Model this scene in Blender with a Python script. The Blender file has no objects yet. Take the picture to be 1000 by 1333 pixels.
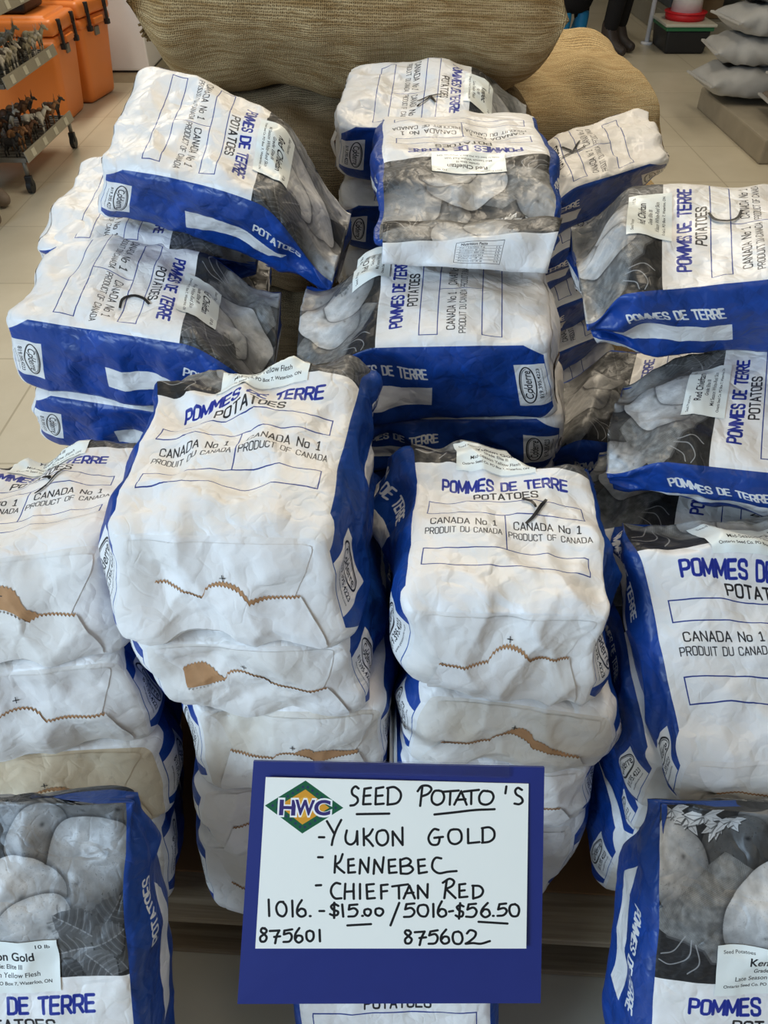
import bpy, bmesh, math, random
import numpy as np
from mathutils import Vector, Matrix, Euler

# ------------------------------------------------------------------ camera
SC = bpy.context.scene
COL = SC.collection
CAM_H = 1.45
TH = math.radians(42.0)
FPX = 1000.0
cam_d = bpy.data.cameras.new('camera')
cam = bpy.data.objects.new('camera', cam_d)
COL.objects.link(cam)
cam.location = (0, 0, CAM_H)
cam.rotation_euler = (math.radians(90) - TH, 0, 0)
cam_d.sensor_fit = 'HORIZONTAL'
cam_d.sensor_width = 36.0
cam_d.lens = 36.0
cam_d.clip_start = 0.02
SC.camera = cam
# ------------------------------------------------------------------ world, lights, exposure
SC.view_settings.view_transform = 'Standard'
SC.view_settings.look = 'None'
SC.view_settings.exposure = 0.54
SC.view_settings.gamma = 1.0
SC.view_settings.use_curve_mapping = False
W_ = bpy.data.worlds.new('world'); SC.world = W_; W_.use_nodes = True
W_.node_tree.nodes['Background'].inputs['Color'].default_value = (0.80, 0.86, 1.0, 1)
W_.node_tree.nodes['Background'].inputs['Strength'].default_value = 0.22

def area(name, loc, target, size, power, color, size_y=None):
    d = bpy.data.lights.new(name, 'AREA'); d.energy = power; d.color = color
    d.shape = 'RECTANGLE'; d.size = size; d.size_y = size_y or size
    o = bpy.data.objects.new(name, d); COL.objects.link(o)
    o.location = loc
    o.rotation_euler = (Vector(target) - Vector(loc)).to_track_quat('-Z', 'Y').to_euler()
    return o
# shop ceiling strip lights (warm white), one added front fill, and the shop window behind the photographer on the left (blue daylight)
area('added_fill_light', (0.5, 2.6, 3.6), (0.35, 1.4, 0.3), 0.5, 52, (1.0, 0.87, 0.68), 3.4)
area('added_fill_light', (2.6, 5.5, 3.6), (2.6, 5.5, 0.0), 0.5, 16, (1.0, 0.90, 0.72), 4.0)
area('added_fill_light', (-2.2, 5.5, 3.6), (-2.2, 5.5, 0.0), 0.5, 70, (1.0, 0.90, 0.74), 4.0)
area('added_fill_light', (1.2, -0.6, 3.6), (0.3, 0.8, 0.6), 0.5, 9, (1.0, 0.88, 0.70), 2.4)  # added warm fill behind the camera, lifts the front right and the sign
area('window_daylight', (-2.9, -1.6, 2.1), (-0.1, 0.8, 0.9), 2.0, 96, (0.58, 0.78, 1.0), 1.6)
# ------------------------------------------------------------------ small helpers
def S2L(c):
    return tuple(((x / 12.92) if x <= 0.04045 else ((x + 0.055) / 1.055) ** 2.4) for x in c)
def hexc(r, g, b): return S2L((r / 255, g / 255, b / 255)) + (1.0,)
CT, ST = math.cos(TH), math.sin(TH)
def PC(px, py, zc):
    """world point on the ray of a photo pixel at depth zc"""
    cx = (px - 500) / FPX * zc; cy = (py - 666.5) / FPX * zc
    return np.array([cx, zc * CT - cy * ST, CAM_H - zc * ST - cy * CT])
def PZ(px, py, Z):
    """world point on the ray of a photo pixel at height Z above the floor"""
    d = PC(px, py, 1.0) - np.array([0, 0, CAM_H])
    t = (Z - CAM_H) / d[2]
    return np.array([0, 0, CAM_H]) + d * t
def PY(px, py, Y):
    d = PC(px, py, 1.0) - np.array([0, 0, CAM_H])
    return np.array([0, 0, CAM_H]) + d * (Y / d[1])

def mesh_obj(name, verts, faces, mats, parent=None, uvs=None, smooth=True, midx=None):
    me = bpy.data.meshes.new(name)
    me.from_pydata([tuple(map(float, v)) for v in verts], [], faces)
    if uvs is not None:
        lay = me.uv_layers.new(name='UVMap')
        lay.data.foreach_set('uv', np.asarray(uvs, dtype=np.float32).ravel())
    if not isinstance(mats, (list, tuple)): mats = [mats]
    for m in mats: me.materials.append(m)
    if midx is not None: me.polygons.foreach_set('material_index', midx)
    me.polygons.foreach_set('use_smooth', [smooth] * len(me.polygons))
    me.update()
    o = bpy.data.objects.new(name, me); COL.objects.link(o)
    if parent is not None: o.parent = parent
    return o
def grid_faces(nr, nc, off=0, wrap=False):
    f = []
    cc = nc if wrap else nc - 1
    for i in range(nr - 1):
        for j in range(cc):
            a = off + i * nc + j; b = off + i * nc + (j + 1) % nc
            f.append((a, b, b + nc, a + nc))
    return f
def empty(name, loc=(0, 0, 0), rz=0.0):
    o = bpy.data.objects.new(name, None); o.location = loc; o.rotation_euler = (0, 0, rz)
    o.empty_display_size = 0.05
    COL.objects.link(o); return o
def tag(o, label=None, cat=None, group=None, kind=None):
    if label: o['label'] = label
    if cat: o['category'] = cat
    if group: o['group'] = group
    if kind: o['kind'] = kind
    return o
def bm_obj(name, bm, mat, parent=None, smooth=False):
    me = bpy.data.meshes.new(name); bm.normal_update(); bm.to_mesh(me); bm.free()
    for m in (mat if isinstance(mat, (list, tuple)) else [mat]): me.materials.append(m)
    me.polygons.foreach_set('use_smooth', [smooth] * len(me.polygons))
    o = bpy.data.objects.new(name, me); COL.objects.link(o)
    if parent is not None: o.parent = parent
    return o
def box(bm, c, s, bev=0.0, rot=None, seg=2, taper=1.0):
    """box centred c, size s, optional bevel / rotation / taper of the bottom"""
    r = bmesh.ops.create_cube(bm, size=1.0); vs = r['verts']
    for v in vs:
        k = taper if v.co.z < 0 else 1.0
        v.co = Vector((v.co.x * s[0] * k, v.co.y * s[1] * k, v.co.z * s[2]))
    if bev > 0:
        es = list({e for v in vs for e in v.link_edges})
        g = bmesh.ops.bevel(bm, geom=es, offset=bev, segments=seg, affect='EDGES', profile=0.6)
        vs = list({v for f in g['faces'] for v in f.verts} | {v for v in vs if v.is_valid})
    M = Matrix.Translation(Vector(c))
    if rot is not None: M = M @ (rot if isinstance(rot, Matrix) else Euler(rot).to_matrix().to_4x4())
    bmesh.ops.transform(bm, matrix=M, verts=[v for v in vs if v.is_valid])
    return vs
def cyl(bm, p0, p1, r0, r1=None, n=16):
    p0, p1 = Vector(p0), Vector(p1); d = p1 - p0
    M = Matrix.Translation((p0 + p1) / 2) @ d.to_track_quat('Z', 'Y').to_matrix().to_4x4()
    bmesh.ops.create_cone(bm, cap_ends=True, segments=n, radius1=r0, radius2=r0 if r1 is None else r1, depth=d.length, matrix=M)
def box_obj(name, c, s, mat, parent=None, bev=0.0, rot=None, taper=1.0, smooth=False):
    bm = bmesh.new(); box(bm, c, s, bev, rot, taper=taper); return bm_obj(name, bm, mat, parent, smooth)

# ------------------------------------------------------------------ numpy drawing
RNG = np.random.RandomState(7)
def vnoise(h, w, cell, seed=0):
    """smooth value noise 0..1"""
    r = np.random.RandomState(seed)
    gh, gw = int(h / cell) + 3, int(w / cell) + 3
    g = r.rand(gh, gw)
    y = np.arange(h) / cell; x = np.arange(w) / cell
    yi = y.astype(int); xi = x.astype(int); fy = y - yi; fx = x - xi
    fy = fy * fy * (3 - 2 * fy); fx = fx * fx * (3 - 2 * fx)
    a = g[yi][:, xi]; b = g[yi][:, xi + 1]; c = g[yi + 1][:, xi]; d = g[yi + 1][:, xi + 1]
    fx = fx[None]; fy = fy[:, None]
    return (a * (1 - fx) + b * fx) * (1 - fy) + (c * (1 - fx) + d * fx) * fy
def fbm(h, w, cell, seed=0, oct=4):
    s = 0; a = 1; t = 0
    for i in range(oct):
        s = s + a * vnoise(h, w, max(cell / 2 ** i, 1.01), seed + i); t += a; a *= 0.5
    return s / t
_tc = {}
def text_tris(txt, bold=0.0, shear=0.0):
    k = (txt, bold, shear)
    if k in _tc: return _tc[k]
    cu = bpy.data.curves.new('txt', 'FONT'); cu.body = txt; cu.size = 1.0; cu.offset = bold; cu.shear = shear
    cu.resolution_u = 5
    ob = bpy.data.objects.new('txt', cu); COL.objects.link(ob)
    me = bpy.data.meshes.new_from_object(ob)
    n = len(me.vertices); co = np.empty(n * 3); me.vertices.foreach_get('co', co); co = co.reshape(-1, 3)[:, :2]
    me.calc_loop_triangles(); tr = np.empty(len(me.loop_triangles) * 3, dtype=np.int32)
    me.loop_triangles.foreach_get('vertices', tr); tr = tr.reshape(-1, 3)
    bpy.data.objects.remove(ob); bpy.data.curves.remove(cu); bpy.data.meshes.remove(me)
    _tc[k] = (co, tr); return _tc[k]
def text_mask(txt, h, w, bold=0.0, shear=0.0, ss=3):
    """anti-aliased alpha of a word, row 0 at the bottom"""
    co, tr = text_tris(txt, bold, shear)
    mn = co.min(0); mx = co.max(0)
    H, Wd = max(int(round(h)), 2), max(int(round(w)), 2)
    p = (co - mn) / (mx - mn) * np.array([Wd * ss - 1, H * ss - 1])
    M = np.zeros((H * ss, Wd * ss), bool)
    for t in tr:
        a, b, c = p[t[0]], p[t[1]], p[t[2]]
        x0 = int(max(min(a[0], b[0], c[0]), 0)); x1 = int(max(a[0], b[0], c[0])) + 1
        y0 = int(max(min(a[1], b[1], c[1]), 0)); y1 = int(max(a[1], b[1], c[1])) + 1
        X = np.arange(x0, min(x1 + 1, Wd * ss))[None]; Y = np.arange(y0, min(y1 + 1, H * ss))[:, None]
        def e(u, v): return (v[0] - u[0]) * (Y - u[1]) - (v[1] - u[1]) * (X - u[0])
        e0, e1, e2 = e(a, b), e(b, c), e(c, a)
        ins = ((e0 >= 0) & (e1 >= 0) & (e2 >= 0)) | ((e0 <= 0) & (e1 <= 0) & (e2 <= 0))
        M[y0:y0 + ins.shape[0], x0:x0 + ins.shape[1]] |= ins
    return M.reshape(H, ss, Wd, ss).mean((1, 3))
_O = [(0, .2), (.07, .06), (.3, 0), (.7, 0), (.93, .06), (1, .2), (1, .8), (.93, .94), (.7, 1), (.3, 1), (.07, .94), (0, .8), (0, .2)]
_P = [(0, 0), (0, 1), (.65, 1), (.92, .94), (1, .8), (1, .64), (.92, .5), (.65, .44), (0, .44)]
GLY = {'O': [_O], 'P': [_P], 'M': [[(0, 0), (0, 1), (.5, .2), (1, 1), (1, 0)]], 'E': [[(.95, 1), (0, 1), (0, 0), (.95, 0)], [(0, .52), (.85, .52)]],
       'S': [[(1, .76), (.95, .92), (.72, 1), (.28, 1), (.05, .92), (0, .74), (.12, .58), (.88, .42), (1, .26), (.95, .08), (.72, 0), (.28, 0), (.05, .08), (0, .24)]],
       'D': [[(0, 0), (0, 1), (.6, 1), (.9, .93), (1, .78), (1, .22), (.9, .07), (.6, 0), (0, 0)]], 'T': [[(0, 1), (1, 1)], [(.5, 1), (.5, 0)]],
       'R': [_P, [(.55, .44), (1, 0)]], 'A': [[(0, 0), (.5, 1), (1, 0)], [(.17, .3), (.83, .3)]],
       'C': [[(1, .76), (.94, .93), (.7, 1), (.3, 1), (.06, .93), (0, .78), (0, .22), (.06, .07), (.3, 0), (.7, 0), (.94, .07), (1, .24)]],
       'N': [[(0, 0), (0, 1), (1, 0), (1, 1)]], 'I': [[(.5, 0), (.5, 1)]], 'U': [[(0, 1), (0, .2), (.07, .06), (.3, 0), (.7, 0), (.93, .06), (1, .2), (1, 1)]],
       'F': [[(.95, 1), (0, 1), (0, 0)], [(0, .5), (.8, .5)]], 'o': [[(x, y * .62) for x, y in _O]], '1': [[(.1, .8), (.55, 1), (.55, 0)], [(.1, 0), (1, 0)]]}
class Canvas:
    """row 0 = bottom; k pixels per metre"""
    def __init__(s, w, h, k, col):
        s.k = k; s.w = int(round(w * k)); s.h = int(round(h * k))
        s.a = np.empty((s.h, s.w, 3), np.float32); s.a[:] = col
        s.x = (np.arange(s.w) + .5)[None] / k; s.y = (np.arange(s.h) + .5)[:, None] / k
    def mix(s, m, col, y0=0, x0=0):
        h, w = m.shape
        ya, xa = max(y0, 0), max(x0, 0); yb, xb = min(y0 + h, s.h), min(x0 + w, s.w)
        if yb <= ya or xb <= xa: return
        mm = m[ya - y0:yb - y0, xa - x0:xb - x0, None]
        c = np.asarray(col, np.float32)
        if c.ndim == 2: c = c[..., None]
        if c.ndim == 3 and c.shape[:2] == (h, w): c = c[ya - y0:yb - y0, xa - x0:xb - x0]
        r = s.a[ya:yb, xa:xb]; s.a[ya:yb, xa:xb] = r * (1 - mm) + c * mm
    def text(s, txt, cx, cy, h, w, col, bold=0.0, rot=0, shear=0.0, alpha=1.0):
        """rot: number of ccw quarter turns"""
        m = text_mask(txt, h * s.k, w * s.k, bold, shear) * alpha
        if rot: m = np.rot90(m, -rot)        # rows go up
        s.mix(m, col, int(round(cy * s.k - m.shape[0] / 2)), int(round(cx * s.k - m.shape[1] / 2)))
    def block(s, txt, cx, cy, h, w, col, r=.09, rot=0):
        """condensed print capitals drawn with a round pen; rot = ccw quarter turns"""
        adv = []
        for ch in txt: adv.append({' ': .28, 'I': .10, 'M': .56, 'o': .34, '1': .30}.get(ch, .44))
        gap = .17; tot = sum(adv) + gap * (len(txt) - 1); k = w / tot; x = 0
        for ch, a in zip(txt, adv):
            for pl in GLY.get(ch, []):
                q = np.array(pl, float); q[:, 0] = (x + q[:, 0] * a) * k - w / 2; q[:, 1] = q[:, 1] * (h * (1 - 2 * r)) - h * (.5 - r)
                for _ in range(rot % 4): q = np.stack([-q[:, 1], q[:, 0]], 1)
                s.stroke(q + [cx, cy], r * h, col)
            x += a + gap
    def rect(s, x0, y0, x1, y1, col, alpha=1.0):
        a = np.full((max(int(round((y1 - y0) * s.k)), 1), max(int(round((x1 - x0) * s.k)), 1)), alpha, np.float32)
        s.mix(a, col, int(round(y0 * s.k)), int(round(x0 * s.k)))
    def frame(s, x0, y0, x1, y1, t, col):
        s.rect(x0, y0, x1, y0 + t, col); s.rect(x0, y1 - t, x1, y1, col)
        s.rect(x0, y0, x0 + t, y1, col); s.rect(x1 - t, y0, x1, y1, col)
    def poly(s, pts, col, alpha=1.0):
        pts = np.asarray(pts, float); x0, y0 = pts.min(0); x1, y1 = pts.max(0)
        ix0, iy0 = int(x0 * s.k), int(y0 * s.k); ix1, iy1 = int(x1 * s.k) + 2, int(y1 * s.k) + 2
        X = (np.arange(ix0, ix1) + .5)[None] / s.k; Y = (np.arange(iy0, iy1) + .5)[:, None] / s.k
        ins = np.zeros((iy1 - iy0, ix1 - ix0), bool)
        for i in range(len(pts)):
            (ax, ay), (bx, by) = pts[i], pts[i - 1]
            if ay == by: continue
            c = ((ay > Y) != (by > Y)) & (X < (bx - ax) * (Y - ay) / (by - ay) + ax)
            ins ^= c
        s.mix(ins.astype(np.float32) * alpha, col, iy0, ix0)
    def stroke(s, pts, r, col, alpha=1.0):
        """round brush along a polyline"""
        pts = np.asarray(pts, float); x0, y0 = pts.min(0) - r * 1.5; x1, y1 = pts.max(0) + r * 1.5
        ix0, iy0 = int(x0 * s.k), int(y0 * s.k); ix1, iy1 = int(x1 * s.k) + 2, int(y1 * s.k) + 2
        X = (np.arange(ix0, ix1) + .5)[None] / s.k; Y = (np.arange(iy0, iy1) + .5)[:, None] / s.k
        D = np.full((iy1 - iy0, ix1 - ix0), 1e9)
        for a, b in zip(pts[:-1], pts[1:]):
            d = b - a; L = max(d @ d, 1e-12)
            t = np.clip(((X - a[0]) * d[0] + (Y - a[1]) * d[1]) / L, 0, 1)
            D = np.minimum(D, np.hypot(X - a[0] - t * d[0], Y - a[1] - t * d[1]))
        s.mix(np.clip((r - D) * s.k + .5, 0, 1) * alpha, col, iy0, ix0)
    def image(s, name):
        im = bpy.data.images.new(name, s.w, s.h, alpha=False)
        px = np.ones((s.h, s.w, 4), np.float32); px[..., :3] = np.clip(s.a, 0, 1)
        im.pixels.foreach_set(px.ravel()); im.update(); im.pack()
        return im

# ------------------------------------------------------------------ the printed paper of a potato bag
WB, TB, LB = 0.24, 0.12, 0.40          # print width, gusset width, printed length
WHITE = (0.925, 0.915, 0.90); BLUE = (0.075, 0.245, 0.55); INK = (0.11, 0.11, 0.13); BOXB = (0.12, 0.20, 0.50)
KPX = 3000
def bez(pts, n=10):
    """Catmull-Rom through the marker points"""
    p = np.array(pts, float)
    if len(p) < 3: return p
    q = np.vstack([2 * p[0] - p[1], p, 2 * p[-1] - p[-2]]); o = []
    for i in range(1, len(q) - 2):
        for t in np.linspace(0, 1, n, endpoint=False):
            a, b, c, d = q[i - 1:i + 3]
            o.append(.5 * ((2 * b) + (-a + c) * t + (2 * a - 5 * b + 4 * c - d) * t * t + (-a + 3 * b - 3 * c + d) * t ** 3))
    o.append(p[-1]); return np.array(o)
def potato(cv, cx, cy, rx, ry, ang, base, seed, light=(-0.35, 0.5)):
    k = cv.k; R = max(rx, ry) * 1.1
    ix0, iy0 = int((cx - R) * k), int((cy - R) * k); n = int(2 * R * k)
    X = ((np.arange(ix0, ix0 + n) + .5) / k - cx)[None]; Y = ((np.arange(iy0, iy0 + n) + .5) / k - cy)[:, None]
    ca, sa = math.cos(ang), math.sin(ang)
    u = (X * ca + Y * sa) / rx; v = (-X * sa + Y * ca) / ry
    wob = 1 + 0.05 * np.sin(3 * np.arctan2(v, u) + seed) + 0.03 * np.sin(5 * np.arctan2(v, u) + 2 * seed)
    d = np.hypot(u, v) / wob
    z = np.sqrt(np.clip(1 - d * d, 0, 1))
    lx = u * ca - v * sa; ly = u * sa + v * ca
    sh = np.clip(0.30 * z + 0.62 + light[0] * lx * 0.45 + light[1] * ly * 0.45, 0, 1.3)
    t = fbm(n, n, 26, seed * 13 + 5, 4); sp = vnoise(n, n, 3.0, seed + 3)
    val = base * sh * (0.82 + 0.36 * t) - 0.16 * (sp > 0.88) * (t > 0.5)
    val = val - 0.25 * np.exp(-((u - 0.3) ** 2 + (v - 0.1) ** 2) / 0.004) - 0.18 * np.exp(-((u + 0.4) ** 2 / 0.004 + (v + 0.3) ** 2 / 0.0015))
    m = np.clip((1 - d) * R * k * 0.6, 0, 1)
    # soft dark contact edge behind
    e = np.clip(1 - np.abs(d - 1.0) / 0.09, 0, 1) * 0.5
    cv.mix(e * (d >= 1), (0.10, 0.10, 0.11), iy0, ix0)
    c = np.clip(val, 0, 1)[..., None] * np.array([1.0, 0.995, 0.985], np.float32)
    cv.mix(m, c.astype(np.float32), iy0, ix0)
def leaf(cv, p0, p1, wd, tone):
    p0 = np.array(p0, float); p1 = np.array(p1, float); d = p1 - p0; L = np.hypot(*d); d /= L; n = np.array([-d[1], d[0]])
    ts = np.linspace(0, 1, 24); w = wd * np.sin(np.pi * ts ** 0.8) ** 0.8
    a = [p0 + d * L * t + n * q * (1 + .06 * math.sin(40 * t)) for t, q in zip(ts, w)]
    b = [p0 + d * L * t - n * q * (1 + .06 * math.sin(37 * t)) for t, q in zip(ts, w)]
    sh = [p + np.array([0.002, -0.003]) for p in a + b[::-1]]
    cv.poly(sh, (0.12,) * 3, 0.6)
    cv.poly(a + b[::-1], (tone,) * 3)
    cv.poly(a + [p1, p0], (tone * 1.18,) * 3)
    cv.stroke([p0, p1], 0.0007, (tone * 1.7,) * 3)
    for t in np.linspace(.15, .82, 5):
        q = wd * np.sin(np.pi * t ** 0.8) ** 0.8
        c = p0 + d * L * t
        for sg in (1, -1):
            cv.stroke([c, c + n * sg * q * .5 + d * L * .05, c + n * sg * q * .92 + d * L * .13], 0.00045, (tone * 1.5,) * 3, .8)
            cv.stroke([c + d * .003, c + n * sg * q * .5 + d * (L * .05 + .003), c + n * sg * q * .9 + d * (L * .13 + .003)], 0.0010, (tone * .72,) * 3, .30)
def photo_print():
    """grey potato photograph printed on the top of the front, 0.24 x 0.18 m, bottom at y=0"""
    cv = Canvas(WB, 0.18, KPX, (0.22, 0.22, 0.225)); h, w = cv.h, cv.w
    # dark board background with wood grain
    g = fbm(h, w, 40, 91); st = vnoise(h, w * 1, 3, 17); st = np.repeat(st[:, ::12], 12, 1)[:, :w]
    cv.a *= (0.55 + 0.6 * g[..., None]) * (0.8 + 0.35 * st[..., None])
    potato(cv, 0.135, 0.170, 0.055, 0.030, 0.1, 0.58, 21)
    potato(cv, 0.215, 0.160, 0.045, 0.030, -0.3, 0.50, 22)
    potato(cv, 0.085, 0.128, 0.036, 0.030, 0.2, 0.42, 23)
    potato(cv, 0.150, 0.132, 0.034, 0.030, 1.0, 0.66, 1)
    potato(cv, 0.205, 0.108, 0.050, 0.044, 0.3, 0.74, 2)
    potato(cv, 0.022, 0.108, 0.034, 0.042, 0.3, 0.86, 3)
    # burlap cloth
    cloth = [(0.0, .050), (.0, .070), (.02, .078), (.04, .092), (.058, .108), (.075, .118), (.11, .10), (.115, .02), (.098, .002), (.088, .006), (.078, .012), (.068, .020), (.056, .022), (.048, .034), (.03, .040), (.012, .044)]
    m0 = cv.a.copy(); cv.poly(cloth, (0.66, 0.66, 0.65))
    chg = np.abs(cv.a - m0).sum(2) > 0.001
    yy, xx = np.mgrid[0:h, 0:w]
    wv = 0.80 + 0.22 * np.sin(xx * 1.0 + yy * .5) * np.sin(yy * 1.0 - xx * .5) + 0.5 * (fbm(h, w, 16, 44) - .5)
    cv.a[chg] *= wv[chg][:, None]
    cv.stroke(cloth[8:], 0.0022, (0.50,) * 3, .5)
    for q in ([(0.03, .045), (.02, .03), (.006, .026)], [(.036, .042), (.034, .025), (.018, .016), (.004, .020)], [(.04, .038), (.044, .02), (.034, .008)]):
        cv.stroke(bez(q, 12), 0.0006, (0.74,) * 3, .85)
    potato(cv, 0.122, 0.070, 0.060, 0.042, 0.35, 0.90, 4)
    potato(cv, 0.152, 0.046, 0.042, 0.036, 0.15, 0.84, 5)
    for p0, p1, wd, tn in (((.238, .006), (.196, .056), .021, .30), ((.208, .040), (.168, .064), .020, .36), ((.212, .045), (.236, .078), .018, .28),
                           ((.204, .030), (.158, .020), .021, .40), ((.205, .030), (.238, .046), .018, .34), ((.196, .022), (.226, -.004), .018, .36), ((.172, .018), (.19, -.004), .010, .24)):
        leaf(cv, p0, p1, wd, tn)
    # white blossoms
    r = np.random.RandomState(5)
    for cx, cy, n in ((.018, .158, 6), (.034, .152, 8), (.050, .156, 7), (.066, .146, 8), (.078, .150, 6)):
        for i in range(n):
            a = .2 - 3.4 * i / (n - 1) + .3 * r.rand(); ln = .009 + .012 * r.rand()
            dx, dy = math.cos(a) * ln, math.sin(a) * ln; nx, ny = -math.sin(a) * .0042, math.cos(a) * .0042
            pts = [(cx, cy), (cx + dx * .5 + nx, cy + dy * .5 + ny), (cx + dx, cy + dy), (cx + dx * .5 - nx, cy + dy * .5 - ny)]
            cv.poly([(x + .001, y - .0015) for x, y in pts], (.2,) * 3, .5)
            v = .86 + .14 * r.rand(); cv.poly(pts, (v, v, v)); cv.stroke([(cx, cy), (cx + dx * .8, cy + dy * .8)], .0004, (.55,) * 3, .7)
    cv.a *= .86
    return cv
def logo_patch(cv, cx, cy):
    """grower's oval mark with phone number; up = towards the bag top"""
    cv.rect(cx - .031, cy - .021, cx + .031, cy + .021, WHITE)
    t = np.linspace(0, 2 * np.pi, 40)
    el = [(cx + .0265 * math.cos(a), cy + .0065 + .0105 * math.sin(a)) for a in t]
    cv.stroke(el, .0009, INK)
    cv.stroke([(cx + .0235 * math.cos(a), cy + .0065 + .0085 * math.sin(a)) for a in t[:16]], .0004, INK)
    cv.text('Coderre', cx + .001, cy + .0062, .0105, .040, INK, bold=.010, shear=.12)
    cv.stroke([(cx - .012, cy - .0005), (cx - .006, cy + .004), (cx - .004, cy + .012)], .0005, INK)
    cv.text('819.395.4223', cx + .002, cy - .0095, .0052, .044, INK, bold=.012)
    cv.text('www.patatescoderre.com', cx + .004, cy - .0155, .0024, .040, INK)
def wrap_print():
    cv = Canvas(2 * (WB + TB), LB, KPX, WHITE)
    ph = photo_print()
    yb = int(0.22 * KPX)
    H = cv.h - yb; W = int(WB * KPX)
    cv.a[yb:, :W] = ph.a[:H]
    # front lettering
    cv.block('POMMES DE TERRE', .120, .1945, .0180, .162, (0.10, 0.17, 0.55), .085)
    cv.block('POTATOES', .122, .1745, .0142, .080, INK, .075)
    t = .0013
    cv.frame(.020, .1390, .218, .1640, t, BOXB)
    cv.frame(.020, .0560, .218, .0830, t, BOXB)
    cv.rect(.1190, .083, .1190 + t, .139, BOXB)
    for cx, second, w2 in ((.068, 'PRODUIT DU CANADA', .092), (.170, 'PRODUCT OF CANADA', .098)):
        cv.block('CANADA No 1', cx, .1225, .0115, .080, INK, .06)
        cv.block(second, cx + (.002 if cx > .1 else 0), .1075, .0092, w2, INK, .055)
    # gussets
    for x0, left in ((WB, False), (2 * WB + TB, True)):
        a0, a1 = int(x0 * KPX), int((x0 + TB) * KPX)
        X = (np.arange(a0, a1) / KPX - x0)[None]; Y = (np.arange(cv.h) / KPX)[:, None]
        p = np.floor((X * 1.0 + Y) / .028).astype(int); q = np.floor((X * 1.0 - Y + 2) / .028).astype(int)
        tone = 1.0 + 0.09 * (((p * 7 + q * 13) % 5) - 2) / 2 * ((p + q) % 2)
        cv.a[:, a0:a1] = np.array(BLUE)[None, None] * tone[..., None]
        fx = (lambda d: x0 + TB - d) if left else (lambda d: x0 + d)   # d = distance from the front edge
        if left:
            cv.block('POMMES DE TERRE', fx(.036), .215, .0160, .112, WHITE, .08, 3)
        else:
            cv.block('POTATOES', fx(.036), .265, .0160, .068, WHITE, .08, 1)
        o_ = .155 if left else .130
        cv.poly([(fx(.056), o_), (fx(.088), o_ + .006), (fx(.086), o_ + .130), (fx(.060), o_ + .152)], WHITE)
        logo_patch(cv, fx(.062), .026)
        cv.rect(x0, 0, x0 + TB, .0045, WHITE)
        # gusset feet: white triangles
        cv.poly([(x0, 0), (x0 + .020, 0), (x0, .03)], WHITE); cv.poly([(x0 + TB, 0), (x0 + TB - .020, 0), (x0 + TB, .03)], WHITE)
    # back: photograph band at the top, white below with the nutrition table
    bx = WB + TB; b0 = int(bx * KPX)
    cv.a[-int(.055 * KPX):, b0:b0 + W] = ph.a[60:60 + int(.055 * KPX)][::-1]
    tx, ty = bx + .135, LB - .063
    cv.frame(tx - .033, ty - .034, tx + .033, ty, .0006, INK)
    cv.text('Nutrition Facts', tx - .008, ty - .004, .004, .036, INK, bold=.02)
    for i in range(6):
        yy = ty - .0095 - i * .0042
        cv.rect(tx - .031, yy + .0019, tx + .031, yy + .0022, INK)
        cv.text(('Fat / Lipides 0 g', 'Sodium 0 mg', 'Potassium 600 mg', 'Carbohydrate 26 g', 'Fibre 3 g', 'Protein 3 g')[i], tx - .010, yy, .0022, .034, INK)
        cv.text('%d %%' % (3 * i), tx + .026, yy, .0022, .006, INK)
    # light handling scuffs
    n = fbm(cv.h, cv.w, 60, 3)[..., None]
    cv.a *= 1 - 0.05 * np.clip(n - .5, 0, 1) * 2
    return cv
def sticker_print(kind):
    cv = Canvas(.106, .052, 7000, (0.93, 0.945, 0.925))
    cv.text('Seed Potatoes', .021, .0455, .0034, .030, (.25,) * 3, bold=.008)
    cv.text('10 lb', .092, .0455, .0040, .014, INK, bold=.015)
    nm, ln = {'y': ('Yukon Gold', 'Mid-Season Yellow Flesh'), 'k': ('Kennebec', 'Late Season White Flesh'), 'r': ('Red Chieftan', 'Mid Season White-Red Skin')}[kind]
    cv.text(nm, .055, .0355, .0092, {'y': .056, 'k': .046, 'r': .058}[kind], INK, bold=.020)
    cv.text('Grade: Elite III', .054, .0255, .0046, .034, INK, bold=.016)
    cv.text(ln, .053, .0175, .0048, .068, (.12,) * 3, bold=.008)
    cv.text('Ontario Seed Co. PO Box 7, Waterloo, ON', .053, .0095, .0038, .090, (.15,) * 3, bold=.016)
    return cv
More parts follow.
